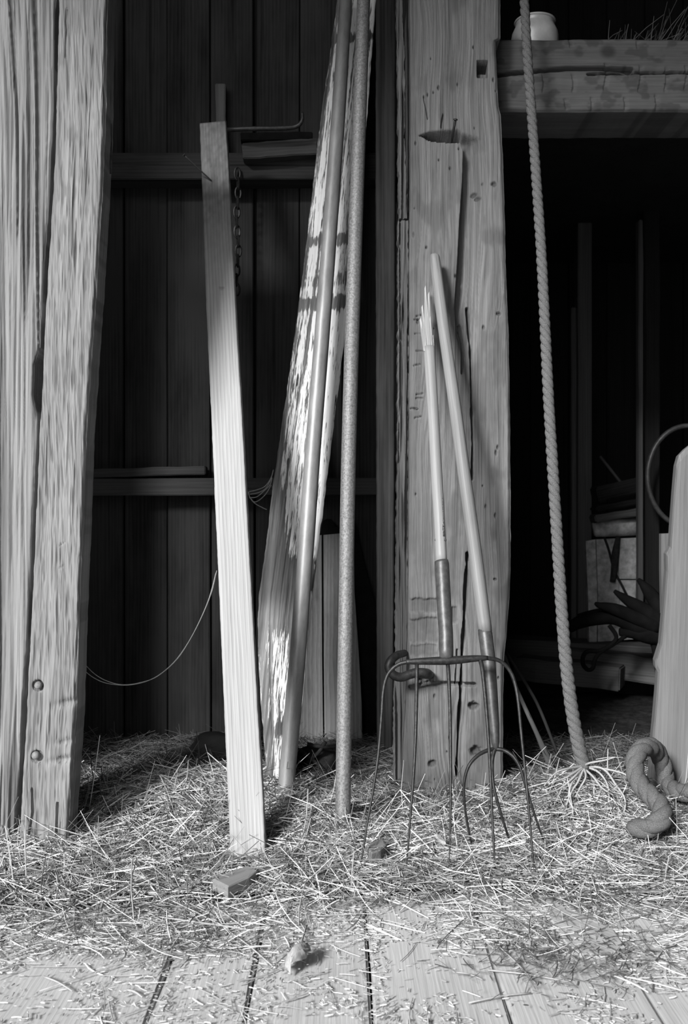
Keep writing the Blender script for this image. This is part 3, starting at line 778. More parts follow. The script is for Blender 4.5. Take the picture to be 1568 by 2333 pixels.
Yf2 = Tilt(1955, 2.42, 580, 2.80)
fk2 = empty('pitch_fork', at(1150, 1960, 2.42)); tag(fk2, 'three-tined fork with an unbroken long handle rounded at its end, leaning on the post', 'pitchfork')
hp = [(990, 578), (990.5, 581), (991, 588), (996, 630), (1005, 700), (1017, 790), (1036, 920), (1055, 1060), (1075, 1200), (1092, 1330), (1106, 1440)]
rw = [4, 8.5, 11.5, 12.8, 13, 13.2, 14, 14.6, 15.2, 15.5, 15.5]
tube_obj('handle', seg(hp, Yf2), [w / F * float(Yf2(y)) for (_, y), w in zip(hp, rw)], M['handle_old'], fk2, 22, m=5)
sp = [(1103, 1432), (1106, 1444), (1113, 1500), (1120, 1580), (1126, 1650), (1129, 1690), (1130, 1708)]
tube_obj('socket', seg(sp, Yf2), [w / F * float(Yf2(y)) for (_, y), w in zip(sp, (14, 16, 15.8, 14.2, 12, 9.5, 6))], M['socket'], fk2, 22)
tine([(1130, 1706), (1110, 1710), (1088, 1722), (1070, 1742), (1060, 1770), (1057, 1805), (1061, 1850), (1070, 1900), (1083, 1962)], 5.0, fk2, Yf2, -.02)
tine([(1129, 1702), (1122, 1730), (1122, 1765), (1128, 1805), (1142, 1855), (1158, 1905), (1175, 1958)], 5.0, fk2, Yf2, -.02)
tine([(1130, 1706), (1150, 1710), (1170, 1724), (1185, 1748), (1195, 1780), (1210, 1830), (1228, 1885), (1248, 1938)], 5.0, fk2, Yf2, -.02)

# bent iron staple in the hollow of the post
Ys = 2.82
o = tube_obj('iron_staple', [at(922, 1488, 2.86), at(905, 1493, 2.80), at(890, 1506, 2.78), at(886, 1522, 2.775), at(897, 1538, 2.775), at(915, 1543, 2.78), at(933, 1537, 2.785), at(950, 1533, 2.79), at(972, 1535, 2.80), at(980, 1538, 2.86)],
             [.010, .0115, .012, .012, .0125, .013, .013, .014, .015, .012], M['iron'], None, 14, m=5)
tag(o, 'thick dark bent iron staple hooked around the edge of the post', 'staple')

# ------------------------------------------------------------------ rope that hangs, its end frayed
def rope_path(pts, per=10): return catmull(pts, per)
def rope(name, pts, dias, pitch, mat, label, per=14, lay=(.42, .64)):
    P = catmull(pts, per); k = len(P)
    dd = np.interp(np.linspace(0, len(pts) - 1, k), np.arange(len(pts)), dias)
    # resample by arc length so the lay is even
    s = [0]
    for a, b in zip(P[:-1], P[1:]): s.append(s[-1] + (b - a).length)
    L = s[-1]; m = max(12, int(L / (pitch / 14))); ss = np.linspace(0, L, m)
    A = np.array(P); Q = [Vector([np.interp(t, s, A[:, c]) for c in range(3)]) for t in ss]; rr = np.interp(ss, s, dd) / 2
    root = empty(name, Q[0]); tag(root, label, 'rope')
    tang = [(Q[min(i + 1, m - 1)] - Q[max(i - 1, 0)]).normalized() for i in range(m)]
    ref = Vector((0, 1, 0)); nrm = (ref - tang[0] * ref.dot(tang[0])).normalized()
    N = []
    for i in range(m):
        nrm = (nrm - tang[i] * nrm.dot(tang[i])).normalized(); N.append(nrm.copy())
    for st_ in range(3):
        c = []
        for i in range(m):
            a = -2 * math.pi * (ss[i] / pitch) * (1 if tang[0].z < 0 else -1) + st_ * 2.0944; b = tang[i].cross(N[i])
            c.append(Q[i] + (N[i] * math.cos(a) + b * math.sin(a)) * rr[i] * lay[0])
        tube_obj('strand', c, [r * lay[1] * (1 + random.uniform(-.06, .06)) for r in rr], mat, root, 9)
    return root, Q
Yr = Tilt(1750, 2.62, 20, 2.80)
rp = [(1190, -60), (1196, 20), (1202, 130), (1213, 280), (1224, 430), (1235, 600), (1243, 760), (1251, 920), (1262, 1100), (1272, 1260), (1281, 1400), (1291, 1520), (1304, 1620), (1318, 1695), (1331, 1748)]
dia = np.interp([y for _, y in rp], [0, 700, 1300, 1748], [20.5, 23.5, 26, 31]) / F * np.array([float(Yr(y)) for _, y in rp])
hang, _ = rope('hanging_rope', [at(x, y, float(Yr(y))) for x, y in rp], dia * 1.02, .072, M['rope'], 'twisted hemp rope hanging down to the straw with a frayed end')
fr = [[(1331, 1745), (1312, 1765), (1300, 1792), (1297, 1820), (1310, 1843), (1345, 1852), (1390, 1848), (1402, 1838)],
      [(1331, 1745), (1308, 1770), (1285, 1790), (1262, 1803), (1245, 1805)], [(1331, 1745), (1300, 1766), (1280, 1776), (1262, 1782)],
      [(1332, 1746), (1380, 1752), (1420, 1762), (1440, 1775), (1452, 1790)], [(1332, 1746), (1375, 1752), (1405, 1790), (1424, 1820), (1422, 1850), (1408, 1870)],
      [(1330, 1748), (1335, 1770), (1322, 1795), (1312, 1815)], [(1334, 1746), (1365, 1760), (1385, 1790), (1388, 1830)], [(1330, 1750), (1352, 1770), (1372, 1795), (1398, 1812)],
      [(1331, 1745), (1290, 1752), (1265, 1762), (1240, 1790)], [(1331, 1745), (1345, 1738), (1378, 1732), (1402, 1725)], [(1331, 1748), (1318, 1780), (1305, 1800), (1290, 1835)]]
for i, p in enumerate(fr):
    P = [at(x, y, float(Yr(y)) - .02 - .035 * min(k, 4) / 2 - .01 * (i % 3)) for k, (x, y) in enumerate(p)]
    P[0] = at(p[0][0], p[0][1], 2.62)
    tube_obj('frayed_strand', P, list(np.linspace(.0035, .0016, len(P))), M['twine'], hang, 6, m=5)

coil = [(1440, 1888, 2.40), (1478, 1886, 2.37), (1508, 1866, 2.37), (1506, 1838, 2.41), (1484, 1814, 2.45), (1460, 1790, 2.49), (1447, 1756, 2.53), (1450, 1722, 2.56), (1466, 1704, 2.59), (1486, 1702, 2.63),
        (1502, 1720, 2.67), (1514, 1756, 2.68), (1521, 1788, 2.66), (1552, 1806, 2.58), (1590, 1800, 2.54)]
cz = [at(*c) for c in coil]
for v_ in cz: v_.z = max(v_.z, .03)
rope('coiled_rope', cz, [.047] * len(cz), .12, M['rope'], 'thick stiff rope looped on the straw beside the smooth leaning plank', 14, (.34, .72))

# ------------------------------------------------------------------ shaped plank at the edge of the bay
ol = [(1562, 1022), (1547, 1038), (1541, 1060), (1536, 1120), (1531, 1190), (1527, 1245), (1518, 1262), (1519, 1300), (1515, 1350), (1511, 1400), (1505, 1470), (1493, 1508), (1494, 1522), (1499, 1532), (1496, 1580), (1491, 1640), (1486, 1690),
      (1480, 1780), (1476, 1850), (1640, 1850), (1640, 1500), (1625, 1200), (1610, 1060), (1590, 1000)]
Yl = Tilt(1850, 2.74, 1040, 2.92)
P = [at(x, y, float(Yl(y))) for x, y in ol]; n = len(P); th = Vector((.012, .06, 0))
cen = sum(P, Vector()) / n
Ff = [p + (cen - p) * .045 + Vector((0, -.012, 0)) for p in P]
Bk = [p + th for p in P]
V = Ff + P + Bk
Fc = [tuple(range(n))] + [(i, (i + 1) % n, n + (i + 1) % n, n + i) for i in range(n)] + [(n + i, n + (i + 1) % n, 2 * n + (i + 1) % n, 2 * n + i) for i in range(n)] + [tuple(range(3 * n - 1, 2 * n - 1, -1))]
o = mesh_py('shaped_plank', V, Fc, M['smooth_wood'], None, frame_from(at(1560, 1850, 2.74), at(1590, 1040, 2.9) - at(1560, 1850, 2.74)))
tag(o, 'smooth grey shaped plank with a notched wavy edge standing beside the coiled rope', 'plank')
sl_ = flat_board('batten', [(1507, 1216), (1530, 1215), (1526, 1300), (1522, 1400), (1509, 1398), (1507, 1300)], 2.93, .02, M['bay_wood'], o)
# ------------------------------------------------------------------ bits on the wall: hook, chain, wires
o = tube_obj('iron_hook', [at(512, 298, 3.30), at(530, 295, 3.26), at(580, 293, 3.25), at(640, 292, 3.25), at(668, 290, 3.25), at(682, 284, 3.245), at(689, 272, 3.24), at(689, 256, 3.24)], [.007, .008, .008, .008, .0075, .007, .006, .004], M['iron'], None, 10, m=5)
tag(o, 'forged iron hook with an upturned tip above the pale cleat', 'hook')
hbar('shadow_bar', 548, 712, 301, 321, 3.33, .05, M['black'], 'black bar standing in for the dark slot just under the iron hook', 'batten', -2, 8)  # shade of the slot under the hook, put in as a black bar

ch = empty('chain', at(541, 400, 3.345)); tag(ch, 'dark iron chain hanging from the upper girt behind the pine board', 'chain')
lm = None
for i in range(13):
    c = at(541 + 2 * math.sin(i), 396 + i * 22, 3.345)
    a = math.radians(20 + 90 * (i % 2)); P = []
    for t in np.linspace(0, 2 * math.pi, 15):
        P.append(Vector((.0095 * math.cos(t), 0, .0205 * math.sin(t))))
    if lm is None:
        V, Fc = tube(P, .0034, 6); lm = bpy.data.meshes.new('link'); lm.from_pydata([tuple(v) for v in V], [], Fc); lm.update(); lm.materials.append(M['iron'])
    link_mesh('link', lm, None, ch, Matrix.Translation(c) @ Matrix.Rotation(a, 4, 'Z'))

wc = empty('wire_coil', at(600, 1120, 3.3)); tag(wc, 'coil of stiff wire hung on the lower girt beside the painted board', 'wire coil')
for (p) in ([(622, 1075), (617, 1092), (606, 1112), (590, 1122), (570, 1126)], [(620, 1088), (615, 1105), (600, 1120), (585, 1132), (568, 1134)], [(618, 1105), (606, 1125), (590, 1140), (578, 1143), (569, 1132), (566, 1120)], [(569, 1132), (580, 1146), (597, 1156), (608, 1161)], [(623, 1070), (618, 1088), (604, 1108), (585, 1116), (568, 1120)]):
    tube_obj('wire_turn', [at(x, y, 3.26) for x, y in p], .0016, M['twine'], wc, 6, m=5)
tw = empty('wire_loop', at(300, 1560, 2.9)); tag(tw, 'slack pair of thin wires drooping between the bolted timber and the pine board', 'wire')
for (p) in ([(494, 1300), (482, 1350), (462, 1400), (438, 1448), (405, 1500), (360, 1540), (320, 1555), (280, 1560), (245, 1552), (215, 1535), (185, 1505)], [(492, 1305), (478, 1358), (458, 1408), (430, 1462), (395, 1510), (350, 1545), (300, 1560), (250, 1558), (215, 1545), (185, 1522)]):
    tube_obj('wire_strand', [at(x, y, float(np.interp(x, [185, 494], [2.55, 2.80]))) for x, y in p], .0011, M['twine'], tw, 5, m=5)

# dim things on the hay by the wall
def lump(name, c, r, mat, label, cat, seed, squash=(1, 1, 1), amp=.25):
    bm = bmesh.new(); bmesh.ops.create_icosphere(bm, subdivisions=4, radius=1)
    for v in bm.verts:
        n_ = fbm(np.array([v.co.x * 1.7 + seed]), np.array([v.co.y * 1.7 + v.co.z * 2.3]), seed, 3)[0]
        k_ = 1 + amp * (n_ - .5) * 2
        v.co = Vector((v.co.x * r * squash[0], v.co.y * r * squash[1], v.co.z * r * squash[2])) * k_
    me = bpy.data.meshes.new(name); bm.to_mesh(me); bm.free(); me.polygons.foreach_set('use_smooth', np.ones(len(me.polygons), bool))
    return tag(link_mesh(name, me, mat, None, Matrix.Translation(c)), label, cat)
lump('field_stone', at(492, 1712, 3.18), .085, M['stone'], 'dim smooth grey stone half sunk in the hay behind the pine board', 'stone', 3, (1, .8, .75), .12)
bag = lump('sack', at(722, 1735, 3.02), .075, M['cloth'], 'crumpled dark sack with crossed straps lying below the board panel', 'sack', 6, (1.0, .7, .62), .3)
for (p) in ([(676, 1705), (705, 1725), (735, 1752), (750, 1770)], [(742, 1690), (728, 1712), (705, 1735), (690, 1760)], [(700, 1695), (722, 1700), (745, 1702), (766, 1700)]):
    tube_obj('strap', [at(x, y, 2.955) for x, y in p], .006, M['cloth'], bag, 6, m=4)

# ------------------------------------------------------------------ the dark bay beyond the post
def upright(name, px0, px1, py0, py1, Y, mat, label, cat, depth=.06, seed=0):
    a = at((px0 + px1) / 2, py1, Y); b = at((px0 + px1) / 2, py0, Y)
    a.z = max(a.z, .0)
    return tag(rough_box(name, (px1 - px0) / F * Y, depth, b.z - a.z, mat, None, frame_from(a + Vector((0, depth / 2, 0)), Vector((0, 0, 1))), .004, 8, .002, seed), label, cat)
upright('stall_post', 1318, 1349, 330, 1475, 4.70, M['bay_wood'], 'knotted upright stall post in the dark bay behind the rope', 'post', .08, 1)
upright('stall_board', 1303, 1318, 700, 1475, 4.74, M['bay_wood'], 'narrow upright board close beside the knotted stall post', 'board', .03, 2)
upright('thin_stud', 1456, 1466, 500, 1395, 4.45, M['bay_wood'], 'thin upright stud in the dark bay in front of the stacked lumber', 'stud', .05, 3)
upright('dark_post', 1468, 1504, 300, 1400, 4.50, M['wall_dark'], 'black wide post next to the thin stud in the bay', 'post', .05, 4)
# step of timber baulks
stp = empty('timber_step', at(1400, 1500, 4.3)); tag(stp, 'low step of squared dusty baulks across the bay floor', 'step')
for (x0, y0, Ya, x1, y1, Yb2, hh, dd, sd) in ((1150, 1476, 4.62, 1620, 1500, 4.40, .10, .20, 1), (1290, 1500, 4.46, 1640, 1540, 4.14, .11, .16, 2), (1180, 1520, 4.42, 1420, 1542, 4.22, .10, .14, 3)):
    a, b = at(x0, y0, Ya), at(x1, y1, Yb2)
    rough_box('baulk', hh, dd, (b - a).length, M['bay_wood'], stp, frame_from(a, b - a, Vector((0, 0, 1))), .006, 8, .004, sd)
for nm, (x0, x1, y0, y1, Y) in (('support', (1180, 1640, 1535, 1640, 4.5)),):
    a = at(x0, y1, Y); b = at(x1, y0, Y)
    rough_box(nm, b.z + .02, .10, b.x - a.x, M['wall_dark'], stp, frame_from(Vector((a.x, Y, b.z / 2)), Vector((1, 0, 0)), Vector((0, 0, 1))), .005, 4, .002, 4)
pp = empty('pale_panel', at(1400, 1450, 4.6)); tag(pp, 'flaking pale panel of three boards standing on the timber step in the bay', 'panel')
Ypp = Tilt(1465, 4.50, 1225, 4.58)
flat_board('panel_board', [(1335, 1233), (1357, 1229), (1361, 1350), (1360, 1462), (1343, 1464), (1340, 1350)], Ypp, .03, M['pale_panel'], pp)
flat_board('panel_board', [(1359, 1229), (1408, 1227), (1410, 1330), (1412, 1460), (1363, 1462), (1363, 1350)], Ypp, .03, M['pale_panel'], pp)
flat_board('panel_board', [(1410, 1227), (1460, 1225), (1459, 1319), (1411, 1319)], Ypp, .03, M['pale_panel'], pp)
flat_board('panel_board', [(1411, 1322), (1459, 1322), (1458, 1455), (1413, 1459)], Ypp, .03, M['pale_panel'], pp)
st_ = tube_obj('leather_strap', [at(x, y, float(Ypp(y)) - .012) for x, y in ((1409, 1222), (1403, 1260), (1400, 1300), (1396, 1326))], [.011, .018, .016, .013], M['cloth'], None, 8, m=4)
tag(st_, 'short dark leather strap hanging over the pale panel', 'strap')
tag(tube_obj('leather_rein', [at(x, y, float(Ypp(y)) - .003) for x, y in ((1377, 1224), (1388, 1255), (1400, 1300), (1418, 1335), (1436, 1372))], .006, M['cloth'], None, 6, m=5), 'thin dark rein trailing down the pale panel beneath the strap', 'rein')
# stack above the panel
tag(tube_obj('canvas_roll', [at(1352, 1206, 4.62), at(1358, 1205, 4.62), at(1400, 1202, 4.62), at(1480, 1198, 4.62)], [.03, .038, .042, .042], M['pale_panel'], None, 18), 'mottled canvas roll lying on top of the pale panel', 'roll')
def slopeboard(name, x0, y0, x1, y1, Y, hpx, mat, label, cat, sd):
    a, b = at(x0, y0, Y), at(x1, y1, Y); m = frame_from(a, b - a, Vector((0, 0, 1)))
    return tag(rough_box(name, hpx / F * Y, .12, (b - a).length, mat, None, m, .006, 5, .003, sd), label, cat)
slopeboard('stacked_board', 1350, 1183, 1480, 1160, 4.60, 17, M['bay_wood'], 'pale sloping board lying on the canvas roll', 'board', 1)
slopeboard('stacked_board', 1352, 1160, 1480, 1136, 4.62, 12, M['wall'], 'thin dark board between the pale sloping board and the bolster', 'board', 2)
slopeboard('bolster', 1354, 1128, 1480, 1098, 4.62, 34, M['wall'], 'thick dark bolster on top of the stacked lumber', 'bolster', 3)
tag(tube_obj('prop_stick', [at(1368, 1040, 4.66), at(1417, 1102, 4.60)], .007, M['bay_wood'], None, 8), 'short slanting stick propped on the dark bolster', 'stick')
hc = at(1568, 1085, 4.35); hr = 92 / F * 4.35
tag(tube_obj('iron_hoop', [hc + Vector((hr * math.cos(t), 0, hr * 1.25 * math.sin(t))) for t in np.linspace(.0, 2 * math.pi, 49)], .011, M['socket'], None, 8), 'large thin iron hoop hanging in the bay behind the shaped plank', 'hoop')
# old cultivator
cu = empty('cultivator', at(1450, 1480, 3.9)); tag(cu, 'black iron cultivator with curved pointed teeth standing in the bay', 'cultivator')
Yc = 3.95
tube_obj('arm', [at(1296, 1432, Yc), at(1320, 1418, Yc), at(1360, 1410, Yc), at(1400, 1408, Yc), at(1450, 1424, Yc), at(1510, 1450, Yc)], [.020, .026, .026, .028, .04, .05], M['black'], cu, 10, m=5)
tube_obj('arm', [at(1318, 1404, Yc + .05), at(1350, 1398, Yc + .05), at(1380, 1396, Yc + .05), at(1410, 1410, Yc + .03)], [.010, .016, .018, .02], M['black'], cu, 8, m=4)
for p, w in (([(1356, 1374), (1366, 1379), (1400, 1388), (1450, 1408), (1500, 1430)], (.006, .012, .024, .03, .03)), ([(1400, 1346), (1410, 1354), (1440, 1374), (1475, 1394), (1510, 1420)], (.007, .012, .024, .03, .03)), ([(1454, 1320), (1462, 1328), (1480, 1350), (1500, 1380), (1515, 1410)], (.008, .013, .026, .032, .03))):
    tube_obj('tooth', [at(x, y, Yc - .03) for x, y in p], list(w), M['black'], cu, 8, m=4)
tube_obj('body', [at(1412, 1440, Yc), at(1440, 1440, Yc), at(1480, 1440, Yc), at(1530, 1436, Yc)], [.016, .026, .05, .06], M['black'], cu, 12, m=3)
tube_obj('leg', [at(1490, 1450, Yc), at(1500, 1500, Yc), at(1510, 1590, Yc), Vector((at(1512, 1600, Yc).x, Yc, .01))], .02, M['black'], cu, 8, m=3)
tube_obj('loop_rod', [at(1388, 1424, Yc - .04), at(1404, 1448, Yc - .05), at(1398, 1464, Yc - .05), at(1370, 1482, Yc - .06), at(1340, 1484, Yc - .06), at(1329, 1496, Yc - .06), at(1329, 1514, Yc - .06), at(1340, 1526, Yc - .06), at(1351, 1522, Yc - .06), at(1355, 1505, Yc - .06), at(1366, 1488, Yc - .06), at(1395, 1470, Yc - .05), at(1425, 1450, Yc - .03)], .0085, M['black'], cu, 8, m=5)
# sticks leaning behind the post towards the bay
tag(tube_obj('leaning_stick', [at(1140, 1470, 3.10), at(1180, 1575, 3.02), at(1224, 1672, 2.94), at(1262, 1760, 2.90)], [.006, .006, .007, .012], M['bark'], None, 8, m=4), 'slender grey stick slanting out from behind the post foot', 'stick')
tag(tube_obj('leaning_stick', [at(1150, 1480, 3.14), at(1200, 1560, 3.10), at(1232, 1620, 3.06), at(1275, 1730, 3.0)], .005, M['wall'], None, 8, m=4), 'second darker stick crossing behind the slender grey one', 'stick')

# trodden litter on the bay floor
gx, gy = np.meshgrid(np.linspace(PART_X + .08, 3.35, 120), np.linspace(3.30, BAY_Y - .05, 100))
gz = .012 + .05 * fbm(gx * 4, gy * 4, 240, 4) * sstep(3.30, 3.7, gy) + .012 * fbm(gx * 30, gy * 30, 243, 2)
idx = np.arange(gx.size).reshape(gx.shape)
q = np.stack([idx[:-1, :-1], idx[:-1, 1:], idx[1:, 1:], idx[1:, :-1]], -1).reshape(-1, 4)
o = link_mesh('bay_litter', mesh_np('bay_litter', np.stack([gx.ravel(), gy.ravel(), gz.ravel()], -1), q, True), M['litter']); tag(o, 'dark trodden litter covering the floor of the bay', 'litter', kind='stuff')

# ------------------------------------------------------------------ straw
def Hh(x, y):
    b = .030 * sstep(2.02, 2.35, y) + .028 * sstep(2.3, 2.9, y) + .025 * sstep(2.9, 3.4, y)
    gs = lambda cx, cy, sx, sy, a: a * np.exp(-((x - cx) / sx) ** 2 - ((y - cy) / sy) ** 2)
    b = b + gs(-.46, 2.72, .20, .22, .062) + gs(-.07, 2.56, .13, .16, .050) + gs(.64, 2.66, .20, .18, .085) + gs(-.75, 2.40, .22, .20, .035) + gs(.95, 2.45, .25, .25, .025) + gs(-.2, 3.1, .25, .25, .02)
    b = b - gs(.28, 2.75, .22, .2, .022)
    return np.maximum(b + .018 * (fbm(x * 9, y * 9, 200, 3) - .5) * sstep(2.1, 2.5, y), 0)

def Dn(x, y):
    """how thickly the straw lies, 0..1"""
    lim = 2.19 + .12 * (fbm(x * 4, x * 0 + 1, 210, 2) - .5) + .05 * np.sin(x * 5)
    d = sstep(lim - .16, lim + .10, y)
    d = np.maximum(d, .75 * np.exp(-((x + .33) / .16) ** 2 - ((y - 1.93) / .14) ** 2))
    d = np.maximum(d, .45 * np.exp(-((x + .50) / .22) ** 2 - ((y - 1.98) / .14) ** 2))
    d = np.maximum(d, .55 * np.exp(-((x - .42) / .16) ** 2 - ((y - 1.93) / .14) ** 2))
    d = np.maximum(d, .5 * np.exp(-((x - .70) / .3) ** 2 - ((y - 1.75) / .2) ** 2))
    d = d * (1 - .55 * sstep(2.55, 2.8, y) * sstep(-.1, .1, x) * (1 - .8 * np.exp(-((x - .64) / .2) ** 2)))
    return d

def straws(N, x0, x1, y0, y1, lmin, lmax, wmin, wmax, zlo, zhi, rgen, dens=Dn, height=Hh, upright=.06, lp=1.6):
    xs = rgen.uniform(x0, x1, N * 3); ys = rgen.uniform(y0, y1, N * 3)
    keep = rgen.random(N * 3) < dens(xs, ys); xs, ys = xs[keep][:N], ys[keep][:N]; n = len(xs)
    L = lmin + (lmax - lmin) * rgen.random(n) ** lp; w = (wmin + (wmax - wmin) * rgen.random(n) ** 1.5) / 2
    az = rgen.uniform(0, math.pi, n); dx, dy = np.cos(az), np.sin(az)
    off = rgen.uniform(zlo, zhi, n); tilt = rgen.normal(0, upright, n) * L
    bend = rgen.normal(0, .05, n) * L; rings = []
    for t in (-.5, -.17, .17, .5):
        bx = -dy * bend * (4 * t * t - 1); by = dx * bend * (4 * t * t - 1)
        X = xs + dx * L * t + bx; Y = ys + dy * L * t + by
        Z = height(X, Y) * .6 + height(xs, ys) * .4 + off + tilt * t * 2 + np.abs(tilt) * .3
        rings.append(np.stack([X, Y, np.maximum(Z, .002)], -1))
    V = np.zeros((n, 4, 3, 3))
    side = np.stack([-dy, dx, np.zeros(n)], -1); up = np.array([0, 0, 1.0])
    for k in range(4):
        ww = w[:, None] * (1.0 if k in (1, 2) else .8)
        V[:, k, 0] = rings[k] + side * ww; V[:, k, 1] = rings[k] - side * ww; V[:, k, 2] = rings[k] + up * ww * 1.3
    V = V.reshape(-1, 3)
    f = []
    for k in range(3):
        for j in range(3):
            f.append((k * 3 + j, k * 3 + (j + 1) % 3, (k + 1) * 3 + (j + 1) % 3, (k + 1) * 3 + j))
    f = np.array(f); Q = (f[None] + (np.arange(n) * 12)[:, None, None]).reshape(-1, 4)
    return V, Q

rg = np.random.default_rng(21)
X0, X1 = -1.25, 1.45
# matted bed under the loose straw
gx, gy = np.meshgrid(np.linspace(X0 - .4, X1 + .6, 300), np.linspace(1.9, 3.46, 220))
gz = Hh(gx, gy) * .92 - .010 + .012 * (fbm(gx * 60, gy * 60, 220, 3) - .5)
gz = np.where(Dn(gx, gy) > .55, gz, -.03)
idx = np.arange(gx.size).reshape(gx.shape)
q = np.stack([idx[:-1, :-1], idx[:-1, 1:], idx[1:, 1:], idx[1:, :-1]], -1).reshape(-1, 4)
bed = mesh_np('hay_bed', np.stack([gx.ravel(), gy.ravel(), gz.ravel()], -1), q, True)
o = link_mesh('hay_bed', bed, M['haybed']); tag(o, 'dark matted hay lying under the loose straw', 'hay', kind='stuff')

parts = [straws(34000, X0, X1, 1.9, 3.0, .03, .12, .0009, .0026, -.012, .010, rg, upright=.10),
         straws(5500, X0, X1, 2.0, 2.9, .08, .24, .0014, .0036, -.002, .012, rg, upright=.12),
         straws(3000, X0, X1, 2.1, 2.9, .04, .13, .0010, .0028, -.004, .006, rg, upright=.38),
         straws(20000, X0, X1, 2.0, 3.0, .012, .05, .0008, .0028, -.003, .010, rg, upright=.14)]
V = np.concatenate([p[0] for p in parts]); offs = np.cumsum([0] + [len(p[0]) for p in parts])
Q = np.concatenate([p[1] + offs[i] for i, p in enumerate(parts)])
o = link_mesh('loose_straw', mesh_np('loose_straw', V, Q), M['straw']); tag(o, 'bright dry straw strewn thickly around the tools and boards', 'straw', kind='stuff')
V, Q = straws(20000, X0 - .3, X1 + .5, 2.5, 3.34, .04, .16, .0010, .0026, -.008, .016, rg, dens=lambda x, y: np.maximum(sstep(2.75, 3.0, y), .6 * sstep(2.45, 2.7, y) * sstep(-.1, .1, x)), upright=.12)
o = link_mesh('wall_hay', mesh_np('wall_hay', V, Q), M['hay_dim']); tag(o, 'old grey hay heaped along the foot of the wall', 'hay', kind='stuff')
# chaff on the bare planks
def Dc(x, y):
    n_ = fbm(x * 7, y * 7, 230, 3)
    return np.clip(sstep(.50, .68, n_) * .6 + .9 * sstep(1.75, 2.1, y) * sstep(.32, .5, n_) + .35 * sstep(.2, .6, x) * sstep(.4, .6, n_) + .02 + .5 * np.exp(-((x + .30) / .12) ** 2 - ((y - 1.72) / .2) ** 2) + .5 * np.exp(-((x + .15) / .035) ** 2) + .5 * np.exp(-((x - .06) / .022) ** 2) + .5 * sstep(.3, .7, x) * sstep(.38, .55, n_), 0, 1)
V1, Q1 = straws(15000, -1.0, 1.2, 1.3, 2.2, .004, .018, .0010, .0030, -.001, .003, rg, dens=Dc, height=lambda x, y: x * 0, upright=.03)
V2, Q2 = straws(700, -1.0, 1.2, 1.45, 2.15, .03, .11, .0014, .0036, .001, .004, rg, dens=Dc, height=lambda x, y: x * 0, upright=.02)
o = link_mesh('floor_chaff', mesh_np('floor_chaff', np.concatenate([V1, V2]), np.concatenate([Q1, Q2 + len(V1)])), M['chaff']); tag(o, 'fine pale chaff scattered over the bare floor planks', 'chaff', kind='stuff')
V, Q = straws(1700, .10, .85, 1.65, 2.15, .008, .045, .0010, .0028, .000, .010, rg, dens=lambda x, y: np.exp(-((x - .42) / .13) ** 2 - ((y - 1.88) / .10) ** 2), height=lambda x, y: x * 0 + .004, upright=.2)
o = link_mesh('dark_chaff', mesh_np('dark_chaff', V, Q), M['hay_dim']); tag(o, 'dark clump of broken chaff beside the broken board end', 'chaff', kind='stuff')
# hay hanging over the loft beam
Nn = 420; rg2 = np.random.default_rng(5); V = []; Q = []
for i in range(Nn):
    x = rg2.uniform(1370, 1720); y0 = 88; a = at(x, 90, 3.12 + rg2.uniform(-.05, .2)); a.z = 2.256 + rg2.uniform(0, .05)
    L = rg2.uniform(.05, .16) * (1.0 if x > 1430 else .5); d = Vector((rg2.normal(.45, .35), rg2.normal(0, .35), abs(rg2.normal(.75, .3)))).normalized()
    P = [a, a + d * L * .5 + Vector((0, 0, .006)), a + d * L]; vv, ff = tube(P, [.0011, .001, .0007], 3)
    b0 = len(V); V += [tuple(v) for v in vv]; Q += [tuple(b0 + k for k in f) for f in ff if len(f) == 4]
me = bpy.data.meshes.new('loft_hay'); me.from_pydata(V, [], Q); me.update()
tag(link_mesh('loft_hay', me, M['hay_dim']), 'wispy hay sticking up along the top of the loft beam', 'hay', kind='stuff')

# ------------------------------------------------------------------ loose things on the floor
def on_floor(px, py, z=0.0):
    Y = (EYE - z) / ((py - CY) / F); return Vector(((px - CX) / F * Y, Y, z))
def slab_from(name, outline, z0, th, mat, label, cat, bulge=0):
    P = [on_floor(x, y, z0 + th) for (x, y) in outline]; n = len(P); B = [Vector((p.x, p.y, z0)) for p in P]
    c = sum(P, Vector()) / n
    I = [p + (c - p).normalized() * .004 + Vector((0, 0, .002)) for p in P]
    Fc = [tuple(range(n))] + [(i, (i + 1) % n, n + (i + 1) % n, n + i) for i in range(n)] + [(n + i, n + (i + 1) % n, 2 * n + (i + 1) % n, 2 * n + i) for i in range(n)] + [tuple(range(3 * n - 1, 2 * n - 1, -1))]
    return tag(mesh_py(name, I + P + B, Fc, mat, None, frame_from(Vector((c.x, c.y, z0)), P[1] - P[0], Vector((0, 0, 1)))), label, cat)
slab_from('wood_offcut', [(484, 2004), (566, 1973), (588, 1984), (568, 2000), (520, 2022)], .022, .022, M['offcut'], 'flat pale wood offcut lying in the straw at the foot of the pine board', 'wood offcut')
slab_from('wood_chunk', [(838, 1934), (846, 1916), (872, 1912), (880, 1926), (868, 1938), (848, 1945)], .035, .03, M['offcut'], 'small broken chunk of wood in the straw beside the fork tine', 'wood chunk')
slab_from('wood_chip', [(990, 1903), (1000, 1902), (1014, 1913), (1016, 1920), (1006, 1918)], .07, .004, M['leaf'], 'tiny white wood chip resting on the straw between the fork tines', 'wood chip')
slab_from('broken_board', [(1226, 2036), (1242, 2042), (1275, 2062), (1330, 2085), (1400, 2120), (1425, 2158), (1380, 2182), (1322, 2176), (1290, 2150), (1262, 2110), (1245, 2080)], .001, .006, M['floor'], 'flat broken board end with a jagged tip lying on the floor planks', 'board')
